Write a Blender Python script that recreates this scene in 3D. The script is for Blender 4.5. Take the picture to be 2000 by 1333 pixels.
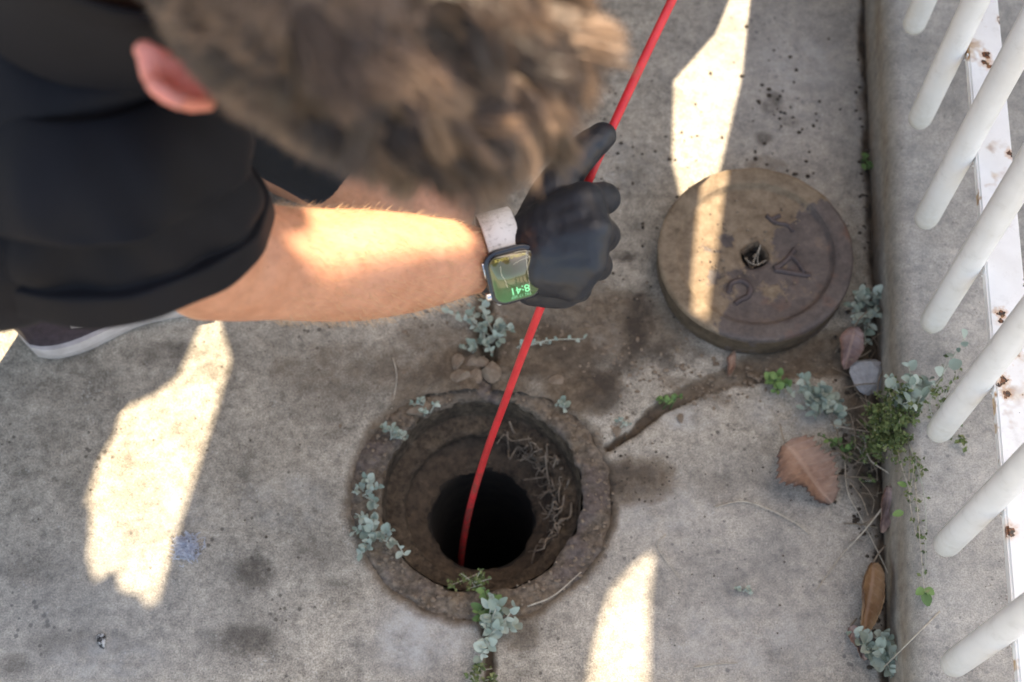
import bpy, bmesh, math, random
import numpy as np
from mathutils import Vector, Matrix, Euler, noise as mnoise
random.seed(7); rng = np.random.default_rng(7)
R = math.radians
for o in list(bpy.data.objects): bpy.data.objects.remove(o)
scn = bpy.context.scene
col = scn.collection

# ---------------------------------------------------------------- camera, sky, sun, exposure
PITCH = R(24.5)
cam = bpy.data.cameras.new('camera'); camo = bpy.data.objects.new('camera', cam); col.objects.link(camo)
cam.sensor_width = 36; cam.lens = 50; cam.clip_start = .02; cam.clip_end = 500
camo.location = (0, -1.55*math.sin(PITCH), 1.55*math.cos(PITCH)); camo.rotation_euler = (PITCH, 0, 0)
cam.dof.use_dof = True; cam.dof.focus_distance = 1.24; cam.dof.aperture_fstop = 5.0
scn.camera = camo
SUN = Vector((.28, .45, 1)).normalized()                       # towards the sun
w = bpy.data.worlds.new('World'); scn.world = w; w.use_nodes = True
nt = w.node_tree; nt.nodes.clear()
sk = nt.nodes.new('ShaderNodeTexSky'); sk.sky_type = 'NISHITA'; sk.sun_disc = False
sk.sun_elevation = math.asin(SUN.z); sk.sun_rotation = math.atan2(SUN.x, SUN.y)
sk.air_density = 1.0; sk.dust_density = 2.5; sk.ozone_density = 1.0
bg = nt.nodes.new('ShaderNodeBackground'); bg.inputs[1].default_value = .14
ow = nt.nodes.new('ShaderNodeOutputWorld')
nt.links.new(sk.outputs[0], bg.inputs[0]); nt.links.new(bg.outputs[0], ow.inputs[0])
sl = bpy.data.lights.new('sun', 'SUN'); sl.energy = 3.7; sl.angle = R(.35); sl.color = (1, .95, .87)
so = bpy.data.objects.new('sun', sl); col.objects.link(so); so.location = (.6, 3, 4)
so.rotation_euler = SUN.to_track_quat('Z', 'Y').to_euler()
vs = scn.view_settings; vs.view_transform = 'Standard'; vs.look = 'None'; vs.gamma = 1; vs.use_curve_mapping = False
vs.exposure = 2.0
vs.use_white_balance = True; vs.white_balance_temperature = 8350; vs.white_balance_tint = 10

# ---------------------------------------------------------------- measuring helpers (photo pixels -> metres)
FP = 2777.8; CD = Vector((0, math.sin(PITCH), -math.cos(PITCH))); CU = Vector((0, math.cos(PITCH), math.sin(PITCH))); CX = Vector((1, 0, 0))
CC = camo.location.copy()
def W(px, py, D): return CC + D*CD + (px-1000)/FP*D*CX + (666.5-py)/FP*D*CU
def G(px, py, z=0.):
    v = CD + (px-1000)/FP*CX + (666.5-py)/FP*CU
    return CC + v*((z-CC.z)/v.z)

# ---------------------------------------------------------------- object helpers
def link(name, me, mats=(), parent=None, label=None, cat=None, group=None, kind=None, smooth=False):
    o = bpy.data.objects.new(name, me); col.objects.link(o)
    if me is not None and not me.materials:
        for m in (mats if isinstance(mats, (list, tuple)) else [mats]): me.materials.append(m)
    if smooth and me is not None: me.polygons.foreach_set('use_smooth', [True]*len(me.polygons))
    if parent: o.parent = parent
    if label: o['label'] = label
    if cat: o['category'] = cat
    if group: o['group'] = group
    if kind: o['kind'] = kind
    return o
def empty(name, loc, label, cat, group=None, rot=None):
    o = bpy.data.objects.new(name, None); col.objects.link(o); o.location = loc; o.empty_display_size = .03
    if rot is not None: o.rotation_euler = rot
    o['label'] = label; o['category'] = cat
    if group: o['group'] = group
    return o
def mesh(name, v, f):
    me = bpy.data.meshes.new(name); me.from_pydata([tuple(p) for p in v], [], f); me.update(); return me
def bm_mesh(name, bm):
    me = bpy.data.meshes.new(name); bm.normal_update(); bm.to_mesh(me); bm.free(); return me
def child(name, me, mats, parent, **k):
    """part given in world coordinates under a parent that stands at its own place (unrotated)"""
    o = link(name, me, mats, parent, **k)
    me.transform(Matrix.Translation(-parent.location)) if not me.get('moved') else None
    me['moved'] = 1
    return o
class MB:
    def __init__(s): s.v = []; s.f = []
    def add(s, v, f):
        n = len(s.v); s.v += [tuple(p) for p in v]; s.f += [tuple(i+n for i in q) for q in f]
    def tube(s, pts, rad, seg=10, cap=True, up=None):
        """closed tube; rad: number or (side, up) per point"""
        pts = [Vector(p) for p in pts]; n = len(pts); v = []; f = []
        prev = None
        for i, p in enumerate(pts):
            t = (pts[min(i+1, n-1)]-pts[max(i-1, 0)]).normalized()
            if prev is None:
                h = Vector(up) if up is not None else (Vector((0, 0, 1)) if abs(t.z) < .9 else Vector((0, 1, 0)))
            else: h = prev
            b = (h-t*h.dot(t)).normalized(); prev = b; a = t.cross(b)
            r = rad[i] if isinstance(rad, list) else rad
            ra, rb = r if isinstance(r, (list, tuple)) else (r, r)
            for k in range(seg):
                q = 2*math.pi*k/seg; v.append(p+a*(ra*math.cos(q))+b*(rb*math.sin(q)))
        for i in range(n-1):
            for k in range(seg):
                k2 = (k+1) % seg; f.append((i*seg+k, i*seg+k2, (i+1)*seg+k2, (i+1)*seg+k))
        if cap: f.append(tuple(range(seg-1, -1, -1))); f.append(tuple((n-1)*seg+k for k in range(seg)))
        s.add(v, f)
    def ball(s, c, r, axes=None, seg=16, rings=10):
        c = Vector(c); r = r if isinstance(r, (list, tuple)) else (r, r, r)
        A = axes or (Vector((1, 0, 0)), Vector((0, 1, 0)), Vector((0, 0, 1)))
        v = []; f = []
        for i in range(1, rings):
            th = math.pi*i/rings
            for k in range(seg):
                q = 2*math.pi*k/seg
                v.append(c+A[0]*(r[0]*math.sin(th)*math.cos(q))+A[1]*(r[1]*math.sin(th)*math.sin(q))+A[2]*(r[2]*math.cos(th)))
        top = len(v); v.append(c+A[2]*r[2]); bot = len(v); v.append(c-A[2]*r[2])
        for i in range(rings-2):
            for k in range(seg):
                k2 = (k+1) % seg; f.append((i*seg+k, (i+1)*seg+k, (i+1)*seg+k2, i*seg+k2))
        for k in range(seg):
            k2 = (k+1) % seg; f.append((top, k, k2)); f.append((bot, (rings-2)*seg+k2, (rings-2)*seg+k))
        s.add(v, f)
    def capsules(s, pts, rad, seg=12, up=None):
        """round-ended chain"""
        pts = [Vector(p) for p in pts]
        rad = list(rad) if isinstance(rad, (list, tuple)) else [rad]*len(pts)
        g = lambda r: r[0] if isinstance(r, (list, tuple)) else r
        s.tube(pts, rad, seg, up=up)
        s.ball(pts[0], g(rad[0])*.995, seg=seg, rings=8); s.ball(pts[-1], g(rad[-1])*.995, seg=seg, rings=8)
    def mesh(s, name='m'): return mesh(name, s.v, s.f)
def spline(pts, n=8):
    pts = [Vector(p) for p in pts]; P = [pts[0]*2-pts[1]]+pts+[pts[-1]*2-pts[-2]]; out = []
    for i in range(1, len(P)-2):
        for k in range(n):
            t = k/n; a, b, c, d = P[i-1:i+3]
            out.append(.5*((2*b)+(c-a)*t+(2*a-5*b+4*c-d)*t*t+(3*b-a-3*c+d)*t**3))
    out.append(pts[-1]); return out
def remesh(me, voxel, smooth=3, fac=.5):
    o = bpy.data.objects.new('tmp', me); col.objects.link(o)
    m = o.modifiers.new('r', 'REMESH'); m.mode = 'VOXEL'; m.voxel_size = voxel; m.use_smooth_shade = True
    if smooth:
        m2 = o.modifiers.new('s', 'SMOOTH'); m2.iterations = smooth; m2.factor = fac
    dg = bpy.context.evaluated_depsgraph_get(); e = o.evaluated_get(dg)
    out = bpy.data.meshes.new_from_object(e); bpy.data.objects.remove(o); return out
def evald(me, mods):
    o = bpy.data.objects.new('tmp', me); col.objects.link(o)
    for t, kw in mods:
        m = o.modifiers.new('m', t)
        for k, q in kw.items(): setattr(m, k, q)
    dg = bpy.context.evaluated_depsgraph_get()
    out = bpy.data.meshes.new_from_object(o.evaluated_get(dg)); bpy.data.objects.remove(o); return out

# vectorised value noise
def _h(ix, iy, iz):
    n = (ix.astype(np.int64)*374761393+iy.astype(np.int64)*668265263+iz.astype(np.int64)*2147483647+1013904223) & 0xffffffff
    n = ((n ^ (n >> 13))*1274126177) & 0xffffffff; n = n ^ (n >> 16)
    return (n & 0xffff)/65535.
def vn(p, s, seed=0):
    q = p*s+seed*17.3; i = np.floor(q); f = q-i; f = f*f*(3-2*f); r = 0
    for a in (0, 1):
        for b in (0, 1):
            for c in (0, 1):
                wgt = (f[:, 0] if a else 1-f[:, 0])*(f[:, 1] if b else 1-f[:, 1])*(f[:, 2] if c else 1-f[:, 2])
                r = r+wgt*_h(i[:, 0]+a, i[:, 1]+b, i[:, 2]+c)
    return r
def fbm(p, s, o=4, seed=0):
    r = 0; a = .5
    for k in range(o): r = r+a*(vn(p, s*2**k, seed+k)-.5); a *= .5
    return r
def coords(me):
    a = np.empty(len(me.vertices)*3, np.float32); me.vertices.foreach_get('co', a); return a.reshape(-1, 3).astype(np.float64)
def setco(me, p): me.vertices.foreach_set('co', p.astype(np.float32).ravel()); me.update()
def vnormals(me):
    a = np.empty(len(me.vertices)*3, np.float32); me.vertices.foreach_get('normal', a); return a.reshape(-1, 3).astype(np.float64)
def attr(me, name, val):
    a = me.attributes.new(name, 'FLOAT', 'POINT'); a.data.foreach_set('value', np.asarray(val, np.float32))
def sst(a, b, x): t = np.clip((x-a)/(b-a), 0, 1); return t*t*(3-2*t)

# ---------------------------------------------------------------- materials
class N:
    def __init__(s, name):
        s.m = bpy.data.materials.new(name); s.m.use_nodes = True; s.t = s.m.node_tree; s.t.nodes.clear()
        s.o = s.n('OutputMaterial'); s.b = s.n('BsdfPrincipled'); s.l(s.b.outputs[0], s.o.inputs[0]); s._c = None
    def n(s, t): return s.t.nodes.new('ShaderNode'+t)
    def l(s, a, b): s.t.links.new(a, b)
    def put(s, sock, v):
        if isinstance(v, bpy.types.NodeSocket): s.l(v, sock)
        else: sock.default_value = (*v, 1) if isinstance(v, tuple) and len(v) == 3 and sock.type == 'RGBA' else v
    def co(s):
        if s._c is None: s._c = s.n('TexCoord').outputs['Object']
        return s._c
    def map(s, loc=(0, 0, 0), scale=(1, 1, 1), rot=(0, 0, 0)):
        m = s.n('Mapping'); s.l(s.co(), m.inputs[0]); m.inputs[1].default_value = loc; m.inputs[2].default_value = rot; m.inputs[3].default_value = scale
        return m.outputs[0]
    def noise(s, scale, detail=4, rough=.55, co=None, dist=0):
        n = s.n('TexNoise'); s.l(co or s.co(), n.inputs['Vector']); n.inputs['Scale'].default_value = scale
        n.inputs['Detail'].default_value = detail; n.inputs['Roughness'].default_value = rough; n.inputs['Distortion'].default_value = dist
        return n.outputs[0]
    def vor(s, scale, feat='F1', co=None, rnd=1):
        n = s.n('TexVoronoi'); n.feature = feat; s.l(co or s.co(), n.inputs['Vector']); n.inputs['Scale'].default_value = scale; n.inputs['Randomness'].default_value = rnd
        return n
    def ramp(s, x, *st):
        n = s.n('ValToRGB'); s.l(x, n.inputs[0]); e = n.color_ramp.elements
        while len(e) < len(st): e.new(.5)
        for q, (p, c) in zip(e, st):
            q.position = p; q.color = (*c, 1) if isinstance(c, tuple) else (c, c, c, 1)
        return n.outputs[0]
    def mix(s, fac, a, b, mode='MIX'):
        n = s.n('Mix'); n.data_type = 'RGBA'; n.blend_type = mode; n.clamp_factor = True
        s.put(n.inputs[0], fac); s.put(n.inputs[6], a); s.put(n.inputs[7], b); return n.outputs[2]
    def math(s, op, a, b=0., c=None):
        n = s.n('Math'); n.operation = op; s.put(n.inputs[0], a); s.put(n.inputs[1], b)
        if c is not None: s.put(n.inputs[2], c)
        return n.outputs[0]
    def at(s, name):
        n = s.n('Attribute'); n.attribute_name = name; return n.outputs['Fac']
    def rand(s): return s.n('ObjectInfo').outputs['Random']
    def bump(s, h, strength=.3, dist=.002, prev=None):
        n = s.n('Bump'); s.put(n.inputs['Height'], h); n.inputs['Strength'].default_value = strength; n.inputs['Distance'].default_value = dist
        if prev: s.l(prev, n.inputs['Normal'])
        return n.outputs[0]
    def fin(s, color=None, rough=None, normal=None, **k):
        if color is not None: s.put(s.b.inputs['Base Color'], color)
        if rough is not None: s.put(s.b.inputs['Roughness'], rough)
        if normal is not None: s.l(normal, s.b.inputs['Normal'])
        for a, v in k.items(): s.put(s.b.inputs[a.replace('_', ' ')], v)
        return s.m

def m_concrete(name, kerb=False):
    n = N(name)
    big = n.noise(3.2, 5, .6); mid = n.noise(17, 6, .68); fine = n.noise(95, 4, .7); grain = n.noise(650, 2, .6)
    base = n.ramp(big, (.3, (.280, .243, .196)), (.5, (.345, .306, .252)), (.72, (.405, .365, .308)))
    base = n.mix(.75, base, n.ramp(mid, (.30, .38), (.5, .95), (.70, 1.30)), 'MULTIPLY')
    base = n.mix(.62, base, n.ramp(fine, (.32, .42), (.5, 1.), (.68, 1.42)), 'MULTIPLY')
    base = n.mix(.65, base, n.ramp(grain, (.34, .35), (.5, 1.), (.66, 1.6)), 'MULTIPLY')
    # dark pits and pale aggregate
    v = n.vor(85); sz = n.math('MULTIPLY', n.ramp(n.noise(11, 2), (.42, 0.), (.68, 1.)), .22)
    pit = n.math('LESS_THAN', v.outputs[0], sz)
    base = n.mix(n.math('MULTIPLY', pit, .75), base, (.075, .062, .05))
    v2 = n.vor(150); al = n.math('LESS_THAN', v2.outputs[0], n.math('MULTIPLY', n.ramp(n.noise(19, 2), (.5, 0.), (.7, 1.)), .2))
    base = n.mix(n.math('MULTIPLY', al, .45), base, (.5, .48, .44))
    if kerb: base = n.mix(.45, base, n.ramp(mid, (.3, (.27, .275, .275)), (.7, (.43, .435, .435))))
    v3 = n.vor(330); sp = n.math('LESS_THAN', v3.outputs[0], n.math('MULTIPLY', n.ramp(n.noise(60, 3), (.4, 0.), (.7, 1.)), .30))
    base = n.mix(n.math('MULTIPLY', sp, .6), base, n.mix(n.ramp(v3.outputs[1], (.45, 0.), (.55, 1.)), (.09, .075, .06), (.52, .50, .46)))
    h = n.math('ADD', n.math('MULTIPLY', fine, .8), n.math('MULTIPLY', grain, .6))
    h = n.math('SUBTRACT', h, n.math('MULTIPLY', pit, .5))
    if kerb:
        dirt = n.at('dirt'); d = n.math('MULTIPLY', dirt, n.ramp(mid, (.25, .45), (.6, 1.)))
        base = n.mix(d, base, n.ramp(fine, (.3, (.17, .125, .09)), (.7, (.31, .25, .19))))
    else:
        br = n.ramp(n.noise(42, 5, .7), (.33, .25), (.6, 1.))
        soil = n.ramp(n.noise(120, 5, .7), (.28, (.052, .036, .024)), (.5, (.122, .087, .058)), (.75, (.205, .155, .11)))
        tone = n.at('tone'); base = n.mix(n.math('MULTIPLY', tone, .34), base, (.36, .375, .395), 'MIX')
        pale = n.math('MULTIPLY', n.at('pale'), n.ramp(n.noise(30, 6, .75), (.38, 0.), (.62, 1.)))
        base = n.mix(n.math('MULTIPLY', pale, .8), base, (.50, .495, .48))
        ds = n.ramp(n.math('ADD', n.at('dirt'), n.math('MULTIPLY', n.math('SUBTRACT', n.noise(34, 6, .72), .5), 1.25)), (.30, 0.), (.55, .55), (.95, .95))
        ds = n.math('MULTIPLY', ds, n.ramp(n.at('dirt'), (.02, 0.), (.12, 1.)))
        base = n.mix(ds, base, soil)
        dk = n.math('MULTIPLY', n.at('dark'), n.ramp(n.noise(26, 6, .75), (.32, 0.), (.54, 1.)))
        base = n.mix(n.math('MULTIPLY', dk, .9), base, (.05, .039, .031))
        base = n.mix(n.at('soil'), base, n.mix(n.ramp(n.noise(60, 4), (.35, 0.), (.65, 1.)), (.035, .026, .019), (.115, .083, .056)))
    nm = n.bump(h, .55, .0016); nm = n.bump(mid, .25, .006, nm)
    return n.fin(base, .88, nm, Specular_IOR_Level=.25)
M = {}
M['concrete'] = m_concrete('weathered_concrete'); M['kerb'] = m_concrete('kerb_concrete', True)

def simple(name, c1, c2, scale=60, rough=.7, bump=.3, bd=.001, detail=4, **k):
    n = N(name); x = n.noise(scale, detail, .65)
    return n.fin(n.ramp(x, (.3, c1), (.7, c2)), rough, n.bump(n.noise(scale*2.5, 3), bump, bd), **k)
M['soil'] = simple('soil', (.035, .024, .017), (.12, .086, .058), 90, .95, .9, .004)
M['clod'] = simple('clod', (.15, .108, .076), (.26, .20, .148), 120, .95, .6, .002)
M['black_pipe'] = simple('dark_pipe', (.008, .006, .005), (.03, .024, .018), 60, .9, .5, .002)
M['stone'] = simple('pale_stone', (.25, .25, .26), (.44, .44, .45), 70, .9, .6, .003)
M['root'] = simple('dry_root', (.13, .10, .075), (.34, .27, .2), 140, .9)
M['twig'] = simple('pale_twig', (.30, .26, .21), (.52, .46, .38), 150, .85)
M['grit'] = simple('grit', (.02, .016, .012), (.09, .068, .05), 300, .9)

n = N('drain_clay'); d1 = n.noise(28, 5, .7); d2 = n.noise(140, 4, .7)
c = n.ramp(d1, (.3, (.075, .057, .043)), (.52, (.14, .11, .084)), (.75, (.235, .19, .145)))
c = n.mix(.9, c, n.ramp(d2, (.32, .35), (.5, .95), (.66, 1.5)), 'MULTIPLY')
big = n.noise(14, 5, .65); c = n.mix(n.math('MULTIPLY', n.ramp(big, (.50, 0.), (.60, 1.)), .75), c, n.ramp(d2, (.35, (.07, .054, .052)), (.65, (.135, .108, .10)))); c = n.mix(n.math('MULTIPLY', n.ramp(big, (.36, 1.), (.46, 0.)), .8), c, n.ramp(d2, (.35, (.15, .105, .066)), (.65, (.27, .20, .135))))
M['ring'] = n.fin(c, .82, n.bump(n.math('ADD', d1, d2), .8, .003), Specular_IOR_Level=.3)

n = N('shaft_clay_shaded'); d1 = n.noise(34, 5, .7); d2 = n.noise(150, 4, .7)  # darker copy of the rim clay, recess shade put into its colour
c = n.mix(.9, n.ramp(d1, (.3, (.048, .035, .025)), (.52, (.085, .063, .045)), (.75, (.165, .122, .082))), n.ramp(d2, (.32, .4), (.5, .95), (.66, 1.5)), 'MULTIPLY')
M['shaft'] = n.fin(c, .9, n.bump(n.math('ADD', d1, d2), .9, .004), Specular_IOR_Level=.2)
# cast-iron cover: purple-brown skin, tan soil over one side
n = N('cover_iron'); d1 = n.noise(30, 5, .68); d2 = n.noise(170, 4, .7); d3 = n.noise(13, 5, .62)
iron = n.ramp(d1, (.3, (.058, .046, .044)), (.55, (.115, .090, .080)), (.75, (.165, .115, .085)))
iron = n.mix(.6, iron, n.ramp(d2, (.3, .6), (.7, 1.35)), 'MULTIPLY')
iron = n.mix(n.math('MULTIPLY', n.ramp(n.noise(21, 4), (.58, 0.), (.68, 1.)), .55), iron, (.15, .07, .045))
tan = n.ramp(n.noise(60, 6, .78), (.28, (.10, .070, .045)), (.5, (.205, .150, .102)), (.75, (.30, .232, .165)))
sx = n.n('SeparateXYZ'); n.l(n.co(), sx.inputs[0])
g = n.math('ADD', n.math('MULTIPLY', sx.outputs[0], -7.5), n.math('MULTIPLY', sx.outputs[1], 6.5))
g = n.math('ADD', n.math('ADD', g, .60), n.math('MULTIPLY', n.math('SUBTRACT', d3, .5), 3.4))
g = n.math('ADD', g, n.math('MULTIPLY', n.math('SUBTRACT', d1, .5), .9))
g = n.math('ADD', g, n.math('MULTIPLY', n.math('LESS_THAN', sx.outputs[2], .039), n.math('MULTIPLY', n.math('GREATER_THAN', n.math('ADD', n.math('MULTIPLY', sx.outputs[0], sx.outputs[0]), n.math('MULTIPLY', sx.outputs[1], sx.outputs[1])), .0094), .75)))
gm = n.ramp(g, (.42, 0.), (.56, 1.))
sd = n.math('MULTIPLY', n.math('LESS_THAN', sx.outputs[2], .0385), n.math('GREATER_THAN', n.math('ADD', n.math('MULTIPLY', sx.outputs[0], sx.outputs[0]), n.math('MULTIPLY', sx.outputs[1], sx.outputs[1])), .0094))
tan = n.mix(sd, tan, n.ramp(n.noise(70, 5, .7), (.3, (.055, .038, .025)), (.7, (.14, .10, .066))))  # side wall browned darker, its shade put into the colour
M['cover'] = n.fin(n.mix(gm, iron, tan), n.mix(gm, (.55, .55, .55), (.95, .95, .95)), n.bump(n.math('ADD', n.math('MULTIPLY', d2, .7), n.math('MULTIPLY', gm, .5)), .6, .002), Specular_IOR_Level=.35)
n = N('cover_letter'); M['letter'] = n.fin(n.ramp(n.noise(150, 4), (.3, (.040, .030, .032)), (.7, (.095, .067, .062))), .6, n.bump(n.noise(300, 3), .4, .001))

# fence paint
def paint(name, rust=.0, dirt=True):
    n = N(name); x = n.noise(25, 4); fine = n.noise(160, 3)
    c = n.ramp(x, (.3, (.78, .775, .765)), (.7, (.88, .88, .875)))
    c = n.mix(n.math('MULTIPLY', n.ramp(n.noise(55, 5, .7), (.54, 0.), (.75, 1.)), .35), c, (.48, .46, .42))
    if dirt:
        c = n.mix(n.math('MULTIPLY', n.at('grime'), n.ramp(n.noise(45, 4, .7), (.3, .2), (.65, 1.))), c, (.50, .465, .38))
    chip = n.math('LESS_THAN', n.vor(42).outputs[0], n.math('MULTIPLY', n.ramp(n.noise(14, 3), (.5, 0.), (.72, 1.)), .17)); c = n.mix(n.math('MULTIPLY', chip, .8), c, n.ramp(n.noise(300, 2), (.4, (.10, .085, .07)), (.6, (.36, .20, .10))))
    if rust:
        spot = n.ramp(n.noise(46, 3, .6), (.66, 0.), (.685, 1.)); halo = n.ramp(n.noise(46, 3, .6), (.6, 0.), (.68, .55))
        reg = n.ramp(n.noise(7, 2), (.56, 0.), (.60, 1.))
        c = n.mix(n.math('MULTIPLY', halo, reg), c, (.60, .36, .17)); c = n.mix(n.math('MULTIPLY', spot, reg), c, n.ramp(n.noise(300, 2), (.4, (.03, .02, .018)), (.6, (.22, .075, .03))))
        e = n.math('MULTIPLY', n.at('edge'), n.ramp(n.noise(14, 4, .7), (.55, 0.), (.62, 1.)))
        c = n.mix(e, c, n.ramp(n.noise(120, 3), (.35, (.30, .13, .05)), (.65, (.62, .45, .27))))
        for cx_, cy_, rr_ in ((1926, 108, .0052), (1931, 128, .0038), (1921, 122, .003), (1955, 612, .0045), (1957, 628, .003), (1960, 744, .0045), (1966, 770, .004), (1952, 752, .0025), (1970, 1036, .006), (1975, 300, .004), (1990, 900, .004)):
            q_ = G(cx_, cy_, .274)-Vector((.418, .05, .0905)); dn = n.n('VectorMath'); dn.operation = 'DISTANCE'; n.l(n.co(), dn.inputs[0]); dn.inputs[1].default_value = q_
            dd_ = n.math('ADD', dn.outputs['Value'], n.math('MULTIPLY', n.math('SUBTRACT', n.noise(260, 3), .5), .010))
            c = n.mix(n.ramp(dd_, (rr_*.9, .7), (rr_*1.5, 0.)), c, (.55, .30, .14)); c = n.mix(n.math('LESS_THAN', dd_, rr_*.8), c, n.ramp(n.noise(320, 2), (.42, (.025, .018, .018)), (.58, (.20, .07, .03))))
        pv = n.ramp(n.noise(33, 4, .6, co=n.map((3, 5, 1))), (.69, 0.), (.71, 1.)); c = n.mix(pv, c, (.16, .165, .18))
    return n.fin(c, .38, n.bump(n.math('ADD', x, n.math('MULTIPLY', fine, .4)), .28, .002))
M['paint'] = paint('white_paint'); M['rail'] = paint('white_paint_rusted', 1)

# living things and cloth
n = N('skin'); x = n.noise(35, 4, .6); y = n.noise(420, 3, .6); zc = n.noise(120, 4, .6)
c = n.ramp(x, (.3, (.46, .205, .118)), (.7, (.56, .275, .175)))
c = n.mix(.5, c, n.ramp(zc, (.3, .78), (.7, 1.15)), 'MULTIPLY')
fk = n.math('LESS_THAN', n.vor(130).outputs[0], n.math('MULTIPLY', n.ramp(n.noise(20, 3), (.45, 0.), (.7, 1.)), .24)); c = n.mix(n.math('MULTIPLY', fk, .4), c, (.30, .13, .07))
c = n.mix(n.math('MULTIPLY', n.at('ear'), .8), c, (.72, .235, .20))
c = n.mix(n.at('scalp'), c, (.10, .068, .048))
M['skin'] = n.fin(c, .48, n.bump(y, .3, .0008, n.bump(n.noise(60, 4, .6, dist=.8), .35, .003)), Subsurface_Weight=.18, Subsurface_Scale=.012, Subsurface_Radius=(1., .35, .2), Specular_IOR_Level=.4)
n = N('hair'); r_ = n.at('tint')
M['hair'] = n.fin(n.ramp(r_, (0., (.026, .0155, .0105)), (.45, (.080, .047, .031)), (1., (.29, .182, .12))), .36, Specular_IOR_Level=.7)
n = N('arm_hair'); M['arm_hair'] = n.fin((.55, .33, .17), .35, Specular_IOR_Level=.6)
def cloth(name, a, b, sheen=.25):
    n = N(name); wv = n.noise(900, 2); x = n.noise(12, 3)
    return n.fin(n.mix(.5, n.ramp(x, (.3, a), (.7, b)), n.ramp(wv, (.3, .6), (.7, 1.4)), 'MULTIPLY'), .72, n.bump(wv, .35, .0006), Sheen_Weight=sheen, Sheen_Roughness=.5, Sheen_Tint=(.5, .55, .7), Specular_IOR_Level=.2)
M['shirt'] = cloth('black_knit', (.0026, .0029, .0050), (.0046, .0051, .0086), .02)
M['shorts'] = cloth('black_twill', (.006, .007, .009), (.011, .0125, .016), .07)
n = N('nitrile'); x = n.noise(70, 3, .6); y = n.noise(700, 2); wr = n.noise(42, 4, .55, dist=1.3)
M['glove'] = n.fin(n.ramp(x, (.3, (.008, .010, .015)), (.7, (.0135, .017, .025))), n.ramp(x, (.3, .42), (.7, .54)), n.bump(n.math('ADD', n.math('MULTIPLY', y, .15), wr), .22, .0022), Specular_IOR_Level=.5)
n = N('red_rod'); x = n.noise(60, 3)
sx = n.n('SeparateXYZ'); n.l(n.co(), sx.inputs[0]); mud = n.math('MULTIPLY', n.ramp(sx.outputs[2], (.0, 1.), (.16, 0.)), n.ramp(n.noise(70, 5, .7), (.42, 0.), (.62, .8)))
M['rod'] = n.fin(n.mix(mud, n.mix(n.math('MULTIPLY', n.ramp(n.noise(90, 4, .7), (.5, 0.), (.75, 1.)), .35), n.ramp(x, (.3, (.60, .022, .030)), (.7, (.74, .038, .045))), (.33, .05, .04)), (.12, .075, .05)), .38, n.bump(n.noise(500, 2), .15, .0006))
n = N('watch_case'); M['case'] = n.fin((.012, .014, .022), .22, Specular_IOR_Level=.6)
n = N('watch_steel'); M['steel'] = n.fin((.55, .55, .56), .25, Metallic=1.)
n = N('watch_strap'); M['strap'] = n.fin(n.ramp(n.noise(220, 4, .7), (.30, (.40, .39, .38)), (.45, (.72, .71, .70))), .55)
n = N('watch_screen'); sx = n.n('SeparateXYZ'); n.l(n.co(), sx.inputs[0])
gr = n.math('ADD', n.math('MULTIPLY', sx.outputs[1], 20.), n.math('ADD', n.math('MULTIPLY', sx.outputs[0], 12.), .5))
gc = n.ramp(n.math('ADD', gr, n.math('MULTIPLY', n.math('SUBTRACT', n.noise(120, 2), .5), .5)), (.1, (.05, .035, .02)), (.5, (.04, .05, .022)), (.95, (.03, .10, .045)))  # brown end paints a reflection into the screen glow
M['screen'] = n.fin((.006, .008, .006), .12, Emission_Color=gc, Emission_Strength=.5, Coat_Weight=1., Coat_Roughness=.05)
def emit(name, c, s):
    n = N(name); return n.fin((.02, .02, .02), .4, Emission_Color=c, Emission_Strength=s)
M['digits'] = emit('screen_digits', (.14, .62, .36), .5); M['dim_digits'] = emit('screen_small_text', (.08, .30, .18), .6); M['amber'] = emit('screen_amber_text', (.30, .27, .07), .6)
n = N('glass_crack'); M['crack'] = n.fin((.75, .70, .55), .5)
n = N('shoe_white'); M['shoe_white'] = n.fin(n.ramp(n.noise(60, 4), (.3, (.45, .40, .38)), (.7, (.62, .57, .55))), .55)
n = N('shoe_maroon'); M['shoe_dark'] = n.fin(n.ramp(n.noise(160, 3), (.3, (.026, .016, .021)), (.7, (.05, .033, .042))), .6, n.bump(n.noise(500, 2), .3, .001))

def leafmat(name, a, b, rough=.7, trans=.15):
    n = N(name); rr = n.rand(); x = n.noise(90, 3)
    c = n.ramp(n.math('ADD', n.math('MULTIPLY', rr, .6), n.math('MULTIPLY', x, .4)), (.2, a), (.8, b))
    return n.fin(c, rough, n.bump(x, .3, .001), Sheen_Weight=.2)
M['silver_leaf'] = leafmat('silver_leaf', (.19, .25, .20), (.42, .48, .41), .85)
M['silver_stem'] = simple('silver_stem', (.30, .31, .25), (.46, .46, .39), 200, .9)
M['green_leaf'] = leafmat('green_leaf', (.055, .13, .03), (.16, .27, .07), .55)
n = N('fine_green'); M['fine_green'] = n.fin(n.ramp(n.at('tint'), (0., (.05, .075, .025)), (.5, (.10, .145, .04)), (1., (.20, .21, .085))), .65)
def deadleaf(name, a, b, c):
    n = N(name); u = n.at('vein'); x = n.noise(55, 5, .65)
    q = n.mix(n.ramp(x, (.35, 0.), (.65, 1.)), a, b); q = n.mix(n.math('MULTIPLY', n.at('rim'), n.ramp(n.noise(35, 4), (.3, .3), (.6, 1.))), q, c)
    q = n.mix(n.math('MULTIPLY', u, .35), q, (.62, .44, .34))
    return n.fin(q, .7, n.bump(n.math('ADD', x, u), .5, .0015))
M['leaf_pink'] = deadleaf('dry_leaf_pink', (.24, .135, .092), (.36, .22, .155), (.06, .04, .04))
M['leaf_tan'] = deadleaf('dry_leaf_tan', (.27, .15, .075), (.42, .26, .14), (.06, .025, .015))
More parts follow.
